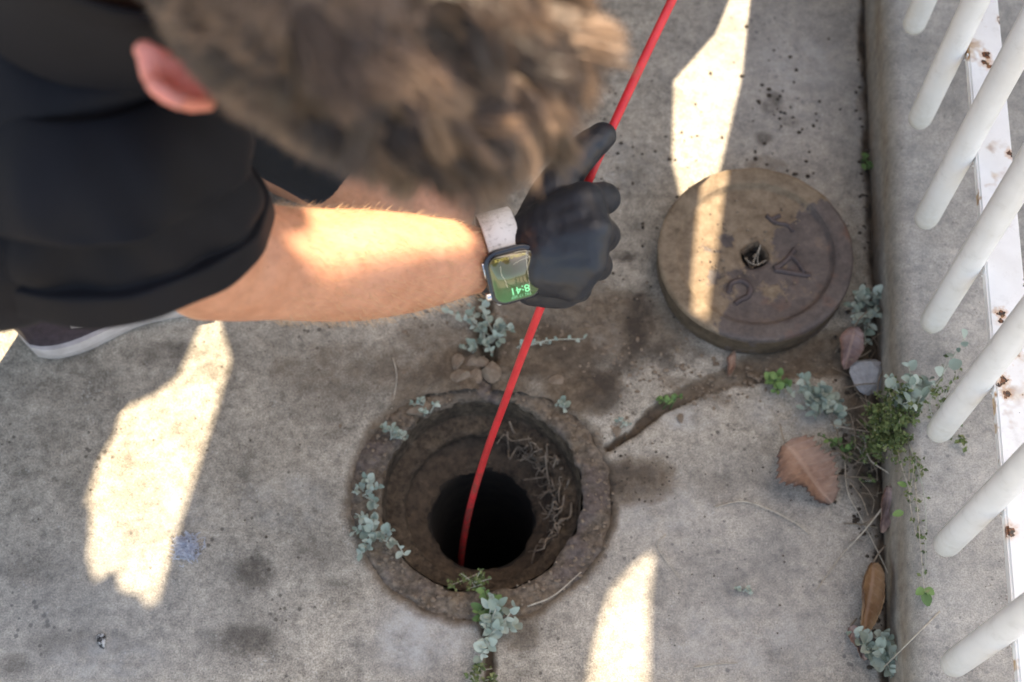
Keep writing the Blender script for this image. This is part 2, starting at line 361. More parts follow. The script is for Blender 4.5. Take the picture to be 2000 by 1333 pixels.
M['leaf_mauve'] = deadleaf('dry_leaf_mauve', (.20, .135, .125), (.31, .225, .215), (.22, .11, .07))
n = N('sun_blocker_wood'); M['timber'] = n.fin(n.ramp(n.noise(9, 5, .6, co=n.map(scale=(9, 9, .6))), (.3, (.16, .12, .085)), (.7, (.30, .24, .18))), .85, n.bump(n.noise(40, 4), .4, .003))
n = N('lint'); M['lint'] = n.fin(n.ramp(n.noise(160, 4, .7), (.3, (.30, .33, .42)), (.65, (.58, .60, .66))), .95)
n = N('dropping'); M['dropping'] = n.fin(n.ramp(n.noise(130, 4, .8), (.46, (.015, .013, .013)), (.58, (.55, .55, .54))), .8)

# ---------------------------------------------------------------- the paved ground: one sheet, fine where the photo looks
RC = Vector((-.032, -.1725, 0)); RO = .134                       # the drain opening
def axis(a, b, step, far):
    c = list(np.arange(a, b+step/2, step)); l = []; r = []; s = step; x = a
    while x > -far: s *= 1.7; x -= s; l.append(x)
    s = step; x = b
    while x < far: s *= 1.7; x += s; r.append(x)
    return np.array(l[::-1]+c+r)
gx = axis(-.72, .47, .0031, 40); gy = axis(-.46, .60, .0031, 40)
X, Y = np.meshgrid(gx, gy); nx, ny = len(gx), len(gy)
P = np.stack([X.ravel(), Y.ravel(), np.zeros(nx*ny)], 1)
near = (np.abs(P[:, 0]) < 1.2) & (np.abs(P[:, 1]) < 1.0)
def edge_r(th):
    q = np.stack([np.cos(th)*2, np.sin(th)*2, np.zeros_like(th)], 1)
    top_ = np.exp(-((np.degrees(th)-88)/38)**2); rt_ = np.exp(-((np.degrees(th)+12)/30)**2)
    return RO+.0075*fbm(q, 1.6, 2, 3)+.008*fbm(q, 6, 3, 5)-.021*top_*(1+.5*fbm(q, 5, 3, 6))+.003*rt_
rel = P-np.array(RC); rr = np.hypot(rel[:, 0], rel[:, 1]); th = np.arctan2(rel[:, 1], rel[:, 0]); re = edge_r(th)
snap = np.abs(rr-re) < .0024
P[snap, 0] = RC.x+np.cos(th[snap])*re[snap]; P[snap, 1] = RC.y+np.sin(th[snap])*re[snap]
rr = np.hypot(P[:, 0]-RC.x, P[:, 1]-RC.y)
def polydist(p, pts):
    best = np.full(len(p), 9.); par = np.zeros(len(p)); L = 0
    for a, b in zip(pts[:-1], pts[1:]):
        a = np.array(a[:2]); b = np.array(b[:2]); d = b-a; ln = np.hypot(*d)
        t = np.clip(((p[:, 0]-a[0])*d[0]+(p[:, 1]-a[1])*d[1])/ln**2, 0, 1)
        dist = np.hypot(p[:, 0]-a[0]-t*d[0], p[:, 1]-a[1]-t*d[1])
        m = dist < best; best[m] = dist[m]; par[m] = L+t[m]*ln; L += ln
    return best, par/L
wob = np.stack([P[:, 0]+.012*fbm(P, 40, 3, 1), P[:, 1]+.012*fbm(P, 40, 3, 2), P[:, 2]], 1)
z = .0016*fbm(P, 9, 3, 4)+.0012*fbm(P, 60, 3, 6)
dirt = np.zeros(len(P)); dark = dirt.copy(); pale = dirt.copy(); soil = dirt.copy(); tone = dirt.copy()
def blob(px, py, rx, ry, s=1., rot=0., soft=.6):
    c = G(px, py); k = 1/1800
    x = wob[:, 0]-c.x; y = wob[:, 1]-c.y; cr, sr = math.cos(R(rot)), math.sin(R(rot))
    u = (x*cr-y*sr)/(rx*k); v = (x*sr+y*cr)/(ry*k)
    return s*(1-sst(1-soft, 1+soft*.3, np.hypot(u, v)))
# broken joint running from the drain to the kerb
ck, cp = polydist(wob, [G(1186, 872), G(1232, 846), G(1290, 796), G(1345, 768), G(1420, 738), G(1480, 716), G(1560, 700), G(1640, 690), G(1720, 690)])
cw = np.interp(cp, [0, .12, .25, .45, .65, 1], [.0022, .0035, .0075, .0095, .019, .027])
inck = 1-sst(.75, 1.1, ck/cw); z -= .009*inck*np.interp(cp, [0, .2, .4, 1], [1, .8, .35, .3]); soil = np.maximum(soil, inck*np.interp(cp, [0, .2, .45, 1], [1, .7, .12, .2])); dirt = np.maximum(dirt, .85*(1-sst(.8, 1.6, ck/cw)))
ln = 1-sst(.0, .0024, np.abs(ck-cw)); low = (wob[:, 1] < G(1290, 796).y+(wob[:, 0]-G(1290, 796).x)*.30); z -= .006*ln*low*(cp < .62); soil = np.maximum(soil, .9*ln*low*(cp < .62))
# joint above and below the drain
for pl, wd in (([G(945, 520), G(947, 620), G(952, 700), G(945, 760)], .009), ([G(952, 1190), G(955, 1250), G(951, 1333), G(948, 1420)], .0048)):
    q, _ = polydist(wob, pl); s_ = 1-sst(.7, 1.2, q/wd); z -= .008*s_; soil = np.maximum(soil, s_); dirt = np.maximum(dirt, .6*(1-sst(.8, 3, q/wd)))
# soil spread between drain and cover, lifted crust of earth
bed = np.maximum.reduce([blob(1040, 690, 200, 95, 1), blob(900, 720, 110, 70, .9), blob(1130, 760, 110, 80, .95), blob(820, 760, 80, 50, .75, -20), blob(1080, 610, 150, 40, .7)])
dirt = np.maximum(dirt, bed); z += bed*(.0025+.006*fbm(P, 70, 4, 8))
dirt = np.maximum(dirt, blob(1190, 640, 150, 120, .8)); dirt = np.maximum(dirt, blob(1300, 640, 100, 90, .62)); dirt = np.maximum(dirt, blob(1235, 940, 110, 70, .8)); dirt = np.maximum(dirt, blob(1010, 1230, 60, 60, .55))
dirt = np.maximum(dirt, blob(700, 720, 240, 90, .5)); dirt = np.maximum(dirt, blob(1110, 560, 120, 60, .5)); dirt = np.maximum(dirt, blob(1350, 760, 120, 30, .5, 20)); dirt = np.maximum(dirt, blob(1500, 320, 60, 30, .5)); dirt = np.maximum(dirt, blob(850, 660, 120, 60, .55))
for a in ((1245, 640, 36, 95, 1, 8), (1130, 700, 80, 30, .6, 10), (1175, 780, 50, 36, .8), (1215, 720, 40, 30, .8), (1330, 700, 70, 24, .9, -15), (1060, 640, 60, 24, .5), (1010, 735, 70, 20, .5), (830, 740, 60, 24, .5), (1160, 690, 24, 20, .6), (1255, 585, 24, 30, 1), (1225, 500, 34, 18, .9), (1180, 750, 60, 30, .9, 30), (1290, 690, 60, 24, .9, -20), (1225, 935, 70, 40, .8), (1510, 210, 30, 20, .7), (1030, 1240, 28, 36, .6),
          (495, 1120, 50, 36, .75), (480, 1250, 70, 36, .7), (420, 720, 40, 25, .4), (330, 690, 90, 30, .55), (90, 760, 70, 26, .5), (640, 780, 120, 50, .35), (60, 1110, 60, 40, .4), (740, 720, 60, 30, .4), (1390, 950, 60, 40, .35), (620, 1080, 60, 40, .35), (120, 1260, 80, 40, .35), (30, 1300, 40, 25, .6), (1515, 200, 20, 34, .7), (1490, 270, 22, 18, .8), (1540, 240, 30, 16, .6)):
    dark = np.maximum(dark, blob(*a))
for a in ((800, 1245, 60, 70, .9), (860, 1240, 70, 50, .7), (1180, 660, 36, 40, .8), (1340, 820, 60, 30, .7), (1060, 590, 60, 30, .5), (1560, 800, 110, 60, .6), (1600, 440, 60, 120, .5), (200, 1290, 120, 40, .5), (340, 1000, 90, 60, .3), (1440, 1260, 200, 80, .45), (1300, 1010, 100, 70, .4), (560, 980, 100, 60, .3), (1560, 130, 110, 90, .5), (1220, 320, 90, 80, .3)):
    pale = np.maximum(pale, blob(*a))
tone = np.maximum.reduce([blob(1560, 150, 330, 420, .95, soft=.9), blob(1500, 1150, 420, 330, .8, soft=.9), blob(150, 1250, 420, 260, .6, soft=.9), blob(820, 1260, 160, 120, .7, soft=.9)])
# fringe of broken concrete round the drain
fr = rr-edge_r(np.arctan2(P[:, 1]-RC.y, P[:, 0]-RC.x)); ring = 1-sst(.0, .016, fr); lift = np.exp(-((np.degrees(th)-88)/42)**2)*(1-sst(.0, .05, fr)); z += .007*lift*(1+1.5*fbm(P, 60, 3, 41)); dirt = np.maximum(dirt, lift*1.1); z += -.0035*(1-lift)*(1-sst(0, .005, fr+.006*fbm(P, 25, 3, 31))); soil = np.maximum(soil, (.35+.5*np.exp(-((np.degrees(th)+5)/32)**2)+.4*np.exp(-((np.degrees(th)+125)/25)**2))*(1-lift)*(1-sst(.0, .006, fr+.012*fbm(P, 22, 3, 32)))); dirt = np.maximum(dirt, .75*(1-sst(0, .02, fr+.008*fbm(P, 60, 3, 9))))
# gutter at the kerb
KX = lambda y: .399+.0726*y
kd = KX(wob[:, 1])-wob[:, 0]; gut = (1-sst(.002, .009, kd+.01*fbm(P, 30, 3, 21)))*(kd > -.2)
z -= .006*gut*near; soil = np.maximum(soil, gut*near*.95); dirt = np.maximum(dirt, (1-sst(.006, .022, kd))*.5*near)
litter = np.maximum.reduce([blob(1690, 800, 60, 130, 1), blob(1700, 930, 46, 130, 1), blob(1690, 690, 50, 60, .9)]); soil = np.maximum(soil, litter*.9); z += litter*(.003+.008*fbm(P, 90, 3, 11))
P[:, 2] += np.where(near, z, -.002)
idx = np.arange(nx*ny).reshape(ny, nx); q = np.stack([idx[:-1, :-1], idx[:-1, 1:], idx[1:, 1:], idx[1:, :-1]], -1).reshape(-1, 4)
cen = P[q].mean(1); keep = np.hypot(cen[:, 0]-RC.x, cen[:, 1]-RC.y) > edge_r(np.arctan2(cen[:, 1]-RC.y, cen[:, 0]-RC.x))
q = q[keep]
me = bpy.data.meshes.new('ground'); me.vertices.add(len(P)); me.vertices.foreach_set('co', P.astype(np.float32).ravel())
me.loops.add(q.size); me.loops.foreach_set('vertex_index', q.ravel().astype(np.int32)); me.polygons.add(len(q))
me.polygons.foreach_set('loop_start', np.arange(0, q.size, 4, dtype=np.int32)); me.update(calc_edges=True)
for nm, a in (('dirt', dirt), ('dark', dark), ('pale', pale), ('soil', soil), ('tone', tone)): attr(me, nm, np.clip(a, 0, 1)*near)
link('ground', me, M['concrete'], kind='structure', smooth=True)

# ---------------------------------------------------------------- kerb
prof = [(0, -.02), (-.001, .02), (0, .065), (.0012, .077), (.004, .0852), (.009, .0893), (.016, .0905), (.05, .0905), (.12, .091), (.20, .091), (.32, .0905), (.60, .0895), (.61, .085), (.612, -.02)]
pp = [];
for (a, b), (c_, d_) in zip(prof[:-1], prof[1:]):
    m_ = max(1, int(math.hypot(c_-a, d_-b)/.006)); m_ = min(m_, 26)
    pp += [(a+(c_-a)*k/m_, b+(d_-b)*k/m_) for k in range(m_)]
pp.append(prof[-1]); pp = np.array(pp)
ys = np.concatenate([np.linspace(-4, -.55, 8), np.arange(-.54, .72, .006), np.linspace(.74, 5, 10)])
V = np.zeros((len(ys), len(pp), 3))
V[:, :, 0] = KX(ys)[:, None]+pp[None, :, 0]; V[:, :, 1] = ys[:, None]; V[:, :, 2] = pp[None, :, 1]
Vf = V.reshape(-1, 3); fl = np.tile(pp[:, 1], len(ys)); fx = np.tile(pp[:, 0], len(ys))
Vf[:, 0] += .005*fbm(Vf, 14, 4, 2)*(fx < .1); Vf[:, 2] += (.004*fbm(Vf, 12, 4, 3)+.002*fbm(Vf, 70, 3, 4))*(fl > .05)
ii = np.arange(len(Vf)).reshape(len(ys), len(pp)); q = np.stack([ii[:-1, :-1], ii[:-1, 1:], ii[1:, 1:], ii[1:, :-1]], -1).reshape(-1, 4)
me = mesh('kerb', Vf, [tuple(map(int, a)) for a in q])
attr(me, 'dirt', np.clip((1-sst(.06, .088, fl))*(fx < .1)*(.60+.8*fbm(Vf, 20, 3, 5))+.22*(1-sst(.006, .02, fx))*(fl > .05)+(1-sst(.0, .03, fl))*.5, 0, 1))
link('kerb', me, M['kerb'], kind='structure', smooth=True)

# ---------------------------------------------------------------- drain opening
drain = empty('drain_opening', RC, 'round open drain shaft in the concrete with earthy rim and dark pipe below', 'drain')
def lathe(name, prof, seg, mat, parent, amp=.0, fs=60, seed=0, sub=5, **k):
    pts = []
    for (a, b), (c_, d_) in zip(prof[:-1], prof[1:]):
        m_ = max(1, int(math.hypot(c_-a, d_-b)/.0035)); m_ = min(m_, 30)
        pts += [(a+(c_-a)*i/m_, b+(d_-b)*i/m_) for i in range(m_)]
    pts.append(prof[-1]); pts = np.array(pts); n_ = len(pts)
    t = np.arange(seg)*2*math.pi/seg
    v = np.stack([pts[:, 0][:, None]*np.cos(t), pts[:, 0][:, None]*np.sin(t), np.repeat(pts[:, 1][:, None], seg, 1)], -1).reshape(-1, 3)
    f = [(i*seg+k_, i*seg+(k_+1) % seg, (i+1)*seg+(k_+1) % seg, (i+1)*seg+k_) for i in range(n_-1) for k_ in range(seg)]
    if amp:
        nz = fbm(v, fs, 4, seed); nz2 = fbm(v, fs, 4, seed+9); rad = v/np.maximum(np.hypot(v[:, 0], v[:, 1]), 1e-6)[:, None]; rad[:, 2] = 0
        v = v+rad*(amp*nz)[:, None]; v[:, 2] += amp*nz2
    return link(name, mesh(name, v, f), mat, parent, smooth=True, **k)
lathe('rim', [(.146, -.03), (.141, -.009), (.1365, -.004), (.130, -.001), (.122, .0005), (.112, .0003), (.107, -.0008), (.1052, -.003), (.1045, -.008)], 300, M['ring'], drain, .0105, 80, 1)
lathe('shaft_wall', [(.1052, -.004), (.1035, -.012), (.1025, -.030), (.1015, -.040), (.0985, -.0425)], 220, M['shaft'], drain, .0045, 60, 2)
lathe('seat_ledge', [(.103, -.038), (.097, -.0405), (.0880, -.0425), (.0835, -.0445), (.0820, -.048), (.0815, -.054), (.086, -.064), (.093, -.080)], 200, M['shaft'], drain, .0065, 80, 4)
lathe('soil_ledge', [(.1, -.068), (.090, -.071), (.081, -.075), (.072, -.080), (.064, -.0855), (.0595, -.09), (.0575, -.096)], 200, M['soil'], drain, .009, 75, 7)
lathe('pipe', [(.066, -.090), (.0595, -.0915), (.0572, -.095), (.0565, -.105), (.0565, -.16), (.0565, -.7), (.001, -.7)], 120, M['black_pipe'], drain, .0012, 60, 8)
# roots on the inside wall
random.seed(3)
for k in range(70):
    a = random.uniform(-.45, 1.35); r0 = random.uniform(.080, .098); z0 = random.uniform(-.066, -.02); pts = []
    da = random.uniform(-.5, .5); 
    for i in range(5):
        aa = a+da*i/4+random.uniform(-.05, .05); rr_ = r0-random.uniform(.0, .012)*(i/2); pts.append(Vector((rr_*math.cos(aa), rr_*math.sin(aa), z0+random.uniform(-.012, .010)-.006*i)))
    b = MB(); rd = random.uniform(.0005, .0015); pts = spline(pts, 4); b.tube(pts, [rd*(1-.5*i/len(pts)) for i in range(len(pts))], 5); link('root', b.mesh('root'), M['root'], drain, smooth=True)

# ---------------------------------------------------------------- cover
cz = .043; cc = G(1477, 492, cz)
cover = empty('drain_cover', (cc.x, cc.y, 0), 'thick round rusty iron cover with raised letters lying beside the open drain', 'cover', rot=(R(1.0), R(-1.2), 0))
RCV = .1062
disc = [(.0, .003), (.06, .003), (.099, .002), (.1035, .003), (.1045, .008), (RCV, .038), (RCV-.0003, .0425), (RCV-.0022, .0447), (RCV-.019, .0448), (RCV-.021, .0435), (RCV-.0225, .0375), (.06, .0368), (.03, .0362), (.0165, .0352), (.0142, .033), (.0132, .02), (.0, .02)]
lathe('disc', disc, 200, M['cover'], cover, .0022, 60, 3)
# the square lifting hole with chewed edge
b = MB(); hv = []
for r_, z_ in ((1.0, .0372), (.84, .0365), (.78, .024)):
    for k in range(24):
        a = 2*math.pi*k/24; sq = 1/max(abs(math.cos(a)), abs(math.sin(a)))*.82+.16
        hv.append((.0132*r_*sq*math.cos(a+.5)*.95*(1+.12*random.uniform(-1, 1)), .0132*r_*sq*math.sin(a+.5)*1.05*(1+.12*random.uniform(-1, 1)), z_))
b.add(hv, [(i*24+k, i*24+(k+1) % 24, (i+1)*24+(k+1) % 24, (i+1)*24+k) for i in range(2) for k in range(24)])
link('lifting_hole', b.mesh(), M['soil'], cover, smooth=True)
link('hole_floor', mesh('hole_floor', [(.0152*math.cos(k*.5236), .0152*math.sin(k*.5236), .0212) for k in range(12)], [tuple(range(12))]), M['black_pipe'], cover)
def bar(b, pts, w_, h0, h1):
    pts = spline([Vector((*p, h0)) for p in pts], 6); b.tube(pts, [(w_, h1-h0)]*len(pts), 8, up=(0, 0, 1))
b = MB(); ox, oy = .040, -.013                                    # letter A lying on its side
bar(b, [(ox-.020, oy-.004), (ox-.007, oy+.005), (ox+.004, oy+.019)], .0034, .0365, .0398)
bar(b, [(ox-.020, oy-.005), (ox-.002, oy-.009), (ox+.019, oy-.013)], .0034, .0365, .0398)
bar(b, [(ox-.001, oy+.011), (ox+.006, oy+.003), (ox+.012, oy-.010)], .0026, .0365, .0420)
link('letter', b.mesh(), M['letter'], cover, smooth=True)
b = MB(); ox, oy = -.019, -.046                                   # round letter, half buried
bar(b, [(ox-.012, oy+.000), (ox-.009, oy+.011), (ox+.002, oy+.015), (ox+.011, oy+.008), (ox+.009, oy-.003), (ox+.000, oy-.008), (ox-.006, oy-.013)], .0034, .0365, .0398)
link('letter', b.mesh(), M['letter'], cover, smooth=True)
b = MB(); ox, oy = .030, .036                                     # worn letter
bar(b, [(ox-.014, oy+.012), (ox-.004, oy+.003), (ox+.008, oy), (ox+.014, oy-.008)], .0026, .0365, .0408); bar(b, [(ox-.008, oy+.008), (ox+.001, oy+.012)], .0026, .0365, .0405)
link('letter', b.mesh(), M['letter'], cover, smooth=True)
b = MB()                                                          # dry straws in the lifting hole
for k in range(3):
    a = random.uniform(0, 6.3); p0 = Vector((.012*math.cos(a), .012*math.sin(a), .037)); a2 = a+random.uniform(2, 4)
    b.tube(spline([p0, Vector((random.uniform(-.004, .004), random.uniform(-.012, -.002), .036)), Vector((.014*math.cos(a2), .014*math.sin(a2), .038))], 4), .0004, 4)
link('straw', b.mesh(), M['twig'], cover, kind='stuff')
b = MB()                                                          # crumbs of earth on the cover
for k in range(90):
    a = random.uniform(0, 6.3); r_ = math.sqrt(random.random())*.07; x, y = r_*math.cos(a), r_*math.sin(a)
    if y < x*1.1-.02 and random.random() < .8: continue
    s_ = random.uniform(.0006, .0020); b.ball((x, y, .0372+s_*.4), (s_*random.uniform(.7, 1.3), s_, s_*.7), seg=6, rings=4)
link('earth_crumbs', b.mesh(), M['clod'], cover, kind='stuff', smooth=True)

# ---------------------------------------------------------------- fence on the kerb
fdir = Vector((-.066, -1, 0)).normalized()
fence = empty('metal_fence', (.418, .05, .0905), 'white painted metal railing of round bars above the concrete kerb', 'fence')
def bl(y): return .4165+.066*y
BY = [.312+.1195, .312, .1905, .0705, -.0455, -.1600, -.2714, -.3805, -.490, -.60]
def baluster():
    pr = [(0, .0), (.004, .0004), (.008, .0022), (.0108, .0058), (.0122, .0115), (.0125, .018), (.0125, .07), (.0125, .15), (.0125, .3), (.0125, .352)]
    v = []; f = []; sg = 24
    for i, (r_, z_) in enumerate(pr):
        for k in range(sg): v.append(((max(r_, .0003))*math.cos(2*math.pi*k/sg), (max(r_, .0003))*math.sin(2*math.pi*k/sg), z_))
    f = [(i*sg+k, i*sg+(k+1) % sg, (i+1)*sg+(k+1) % sg, (i+1)*sg+k) for i in range(len(pr)-1) for k in range(sg)]
    m = mesh('baluster', v, f); attr(m, 'grime', [max(0, 1-p[2]/.045)*1. for p in v]); return m
bme = baluster()
for y in BY:
    o = link('baluster', bme, M['paint'], fence, smooth=True); o.location = Vector((bl(y), y, .1355))-fence.location; o.rotation_euler = (random.uniform(-.006, .006), random.uniform(-.006, .006), random.uniform(0, 6))
def boxbar(name, x0, y0, y1, wx, z0, z1, mat, ed=0.):
    b = bmesh.new(); bmesh.ops.create_cube(b, size=1)
    for v in b.verts: v.co = Vector(((v.co.x+.5)*wx, v.co.y*(y1-y0), z0+(v.co.z+.5)*(z1-z0)))
    bmesh.ops.bevel(b, geom=b.edges[:], offset=.002, segments=3, affect='EDGES')
    for v in b.verts: v.co = Vector((x0+v.co.x+.066*v.co.y, (y0+y1)/2+v.co.y, v.co.z))
    bmesh.ops.subdivide_edges(b, edges=[e for e in b.edges if e.calc_length() > .3], cuts=60, use_grid_fill=True)
    m = bm_mesh(name, b); p = coords(m); u = (p[:, 0]-.066*(p[:, 1]-(y0+y1)/2)-x0)/wx
    attr(m, 'grime', np.zeros(len(p))); attr(m, 'edge', np.clip((u < .12)*1., 0, 1)*(p[:, 2] < z1-.002)+(u < .06)*.9)
    return child(name, m, mat, fence)
yc = .05
boxbar('bottom_rail', bl(-.08)+.0128, -.66, .50, .034, .262, .274, M['rail'])
boxbar('top_rail', bl(-.08)+.0128, -.66, .50, .034, .470, .482, M['rail'])
for y in (-.68,):
    b = bmesh.new(); bmesh.ops.create_cube(b, size=1)
    for v in b.verts: v.co = Vector((bl(y)+.024+v.co.x*.04, y+v.co.y*.04, .0885+(v.co.z+.5)*.40))
    bmesh.ops.bevel(b, geom=b.edges[:], offset=.003, segments=2, affect='EDGES')
    m = bm_mesh('post', b); attr(m, 'grime', np.zeros(len(m.vertices))); child('post', m, M['paint'], fence)
# weld beads where bars meet the rail
for y in BY[:-1]:
    b = MB(); x = bl(y)+.0118
    b.capsules([(x, y-.010, .2635), (x+.001, y-.013, .268), (x, y-.010, .2735)], .0009, 6); child('weld', b.mesh('weld'), M['rail'], fence)

# ---------------------------------------------------------------- added unseen screen that shades the yard, gaps shaped to cast the sun patches
YW = .80
def onwall(p): t = (YW-p.y)/SUN.y; q = p+SUN*t; return (q.x, q.z)
def gl(pts, z=0): return [onwall(G(x, y, z)) for x, y in pts]
holes = []  # openings traced back along the sun so light lands where wanted
HAIRHOLE = [(.622, 3.40), (.649, 3.425), (.655, 3.46), (.669, 3.475), (.673, 3.62), (.83, 3.62), (.83, 3.2), (.647, 3.2), (.617, 3.3)]
A = gl([(1432, -60), (1425, 0), (1398, 66), (1316, 160), (1314, 330)])
A += gl([(1368, 372), (1352, 628), (1383, 642), (1409, 470), (1424, 330)], .043)
A += gl([(1450, 165), (1474, -60)])
holes.append(A)
holes.append(gl([(1278, 1078), (1240, 1106), (1192, 1160), (1164, 1260), (1140, 1400), (1262, 1400), (1266, 1200)]))
holes.append(gl([(420, 590), (392, 640), (350, 735), (300, 775), (238, 800), (228, 845), (196, 900), (164, 1000), (178, 1012), (176, 1070), (170, 1100), (184, 1154), (226, 1128), (236, 1172), (276, 1182), (288, 1204), (303, 1194), (335, 1080), (400, 880), (452, 712), (425, 620)]))
holes.append(gl([(92, 628), (40, 706), (-60, 860), (-60, 560), (60, 560)]))
holes.append([onwall(W(*q)) for q in ((598, 385, 1.02), (606, 458, 1.0), (548, 508, .99), (542, 538, .985), (640, 556, .99), (800, 545, 1.04), (905, 520, 1.07), (930, 490, 1.085), (925, 430, 1.085), (900, 400, 1.09), (740, 380, 1.05))])
holes.append(HAIRHOLE)
bm = bmesh.new(); eds = []
def loop(pts):
    vs_ = [bm.verts.new((x, YW, z)) for x, z in pts]
    for i in range(len(vs_)): eds.append(bm.edges.new((vs_[i], vs_[(i+1) % len(vs_)])))
loop([(-1.7, 0), (1.9, 0), (1.9, 3.9), (-1.7, 3.9)])
for h_ in holes: loop(h_)
bmesh.ops.triangle_fill(bm, edges=eds, use_beauty=True, use_dissolve=False)
r_ = bmesh.ops.extrude_face_region(bm, geom=bm.faces[:])
for v in [g_ for g_ in r_['geom'] if isinstance(g_, bmesh.types.BMVert)]: v.co.y += .012
bmesh.ops.recalc_face_normals(bm, faces=bm.faces[:])
me = bm_mesh('sun_blocker', bm)
scr = link('sun_blocker', me, M['timber'], label='added unseen wooden screen with gaps cut to shape the sun patches', cat='screen')

# ---------------------------------------------------------------- the person: body (one continuous skin)
HC = W(590, -90, .645)
HU = Vector((.72, -.63, .30)).normalized(); HF = Vector((.5, .1, -.86)); HF = (HF-HU*HF.dot(HU)).normalized(); HL = HU.cross(HF)
def H(f, l, u): return HC+HF*f+HL*l+HU*u
ax = (HF, HL, HU)
SH = Vector((-.238, -.195, .695))                                  # right shoulder
SHL = Vector((-.325, .18, .70))
b = MB()
b.ball(H(-.012, 0, .045), (.098, .074, .088), ax, 28, 18); b.ball(H(.022, 0, .03), (.072, .066, .085), ax, 24, 16)
b.ball(H(.045, 0, -.035), (.050, .052, .075), ax, 20, 14); b.ball(H(.062, 0, -.088), (.03, .03, .022), ax)
b.capsules([H(.088, 0, .012), H(.102, 0, -.02), H(.108, 0, -.034)], [.008, .010, .012])                      # nose
b.ball(H(.094, .013, -.036), .009); b.ball(H(.094, -.013, -.036), .009)
b.capsules([H(.082, .042, .024), H(.092, .018, .026), H(.092, -.018, .026), H(.082, -.042, .024)], .010)     # brow
b.capsules([H(.086, .02, -.062), H(.092, 0, -.06), H(.086, -.02, -.062)], .007); b.capsules([H(.084, .018, -.072), H(.09, 0, -.073), H(.084, -.018, -.072)], .007)
for s_ in (-1, 1):
    b.ball(H(.078, s_*.032, .004), .013)                            # eyes
    b.ball(H(.056, s_*.05, -.022), .026)                            # cheek
    e0 = lambda f, l, u: H(f-.008, s_*(.072+(l-.072)*.58), u*.82-.020)                              # ear
    b.capsules([e0(.006, .072, -.022), e0(.002, .084, -.026), e0(-.010, .090, -.008), e0(-.018, .096, .014), e0(-.012, .096, .026), e0(.002, .088, .027), e0(.008, .076, .018)], [.006, .006, .0055, .0055, .0055, .005, .005], 10)
    b.tube([e0(-.002, .070, -.004), e0(-.005, .084, .0), e0(-.008, .092, .003)], [(.024, .010), (.022, .006), (.017, .004)], 12, up=HL*s_)
b.tube([H(-.022, 0, -.01), H(-.03, 0, -.06), Vector((-.215, -.125, .80)), Vector((-.27, -.08, .74))], [(.056, .058), .056, .060, .075], 20)
SP = [Vector((-.80, .06, .40)), Vector((-.66, .05, .50)), Vector((-.48, .01, .61)), Vector((-.34, -.03, .69)), Vector((-.25, -.07, .75))]
b.tube(SP, [(.15, .11), (.145, .10), (.155, .10), (.145, .085), (.08, .06)], 24)
def arm(pts, rad): b.capsules(pts, rad, 20)
AR = [SH+Vector((0, .02, -.01)), W(330, 440, .93), W(415, 505, .985), W(470, 508, 1.0), W(530, 512, 1.02), W(610, 518, 1.04), W(700, 518, 1.06), W(800, 513, 1.085), W(880, 509, 1.107), W(940, 507, 1.127), W(990, 505, 1.138), W(1006, 505, 1.138)]
arm(AR, [.055, .048, .045, .0435, .042, .0425, .0425, .0385, .0318, .0255, .0240, .019])
b.capsules([W(480, 440, .985), W(560, 478, 1.025), W(660, 480, 1.06)], [.016, .028, .024], 14)              # forearm muscle
rod_pts = [W(896, 1180, 1.80), W(900, 1095, 1.60), W(916, 1000, 1.50), W(948, 890, 1.40), W(990, 775, 1.305), W(1030, 668, 1.235), W(1062, 585, 1.19), W(1105, 470, 1.165), W(1150, 352, 1.14), W(1200, 240, 1.13), W(1258, 115, 1.12), W(1313, 0, 1.115), W(1375, -130, 1.11)]
rd = rod_pts[-1]-rod_pts[-3]; rod_pts += [rod_pts[-1]+rd*1.0, rod_pts[-1]+rd*2.2+Vector((0, 0, -.05)), rod_pts[-1]+rd*3.5+Vector((.05, 0, -.25))]
HP0 = W(1105, 470, 1.165); HP1 = rod_pts[12]+rd*.75; MIR = rd.normalized().cross(CX).normalized()
def other(p): p = Vector(p); return p-MIR*(2*(p-HP0).dot(MIR))+(HP1-HP0)
LE = Vector((-.20, .47, .60)); LW = other(W(1000, 506, 1.128))

arm([SHL, LE.lerp(SHL, .5)+Vector((0, .02, 0)), LE, LE.lerp(LW, .35), LW], [.055, .048, .043, .042, .028])
KL = Vector((-.09, .135, .060)); AL = Vector((-.52, .32, .06)); HLp = Vector((-.66, .33, .45))
arm([HLp, KL.lerp(HLp, .45), KL.lerp(HLp, .16), KL], [.085, .074, .060, .052]); arm([KL, KL.lerp(AL, .35), AL.lerp(KL, .1), AL], [.05, .05, .034, .033])
KR = Vector((-.44, -.05, .46)); AR_ = Vector((-.45, .035, .10)); HRp = Vector((-.76, -.07, .44))
arm([HRp, KR.lerp(HRp, .4), KR], [.085, .075, .055]); arm([KR, KR.lerp(AR_, .35), AR_.lerp(KR, .1), AR_], [.05, .05, .034, .033])
me = remesh(b.mesh('person'), .0042, 4, .5)
p = coords(me); ctr = np.array(HC); p = p+vnormals(me)*(.0035*fbm(p, 26, 3, 12))[:, None]; setco(me, p)
ear = np.maximum(1-sst(.018, .034, np.linalg.norm(p-np.array(H(-.014, -.084, -.018)), axis=1)), 1-sst(.018, .034, np.linalg.norm(p-np.array(H(-.014, .084, -.018)), axis=1)))
lf = (p-ctr)@np.array(HF); ll = (p-ctr)@np.array(HL); lu = (p-ctr)@np.array(HU)
def scalpf(f, l, u):
    line = np.interp(f, [-.12, -.04, -.015, .012, .03, .05, .075, .1], [-.045, -.045, .02, .012, .0, .055, .07, .085])
    return sst(0, .01, u-line)*(np.sqrt(f*f+l*l+u*u) < .16)
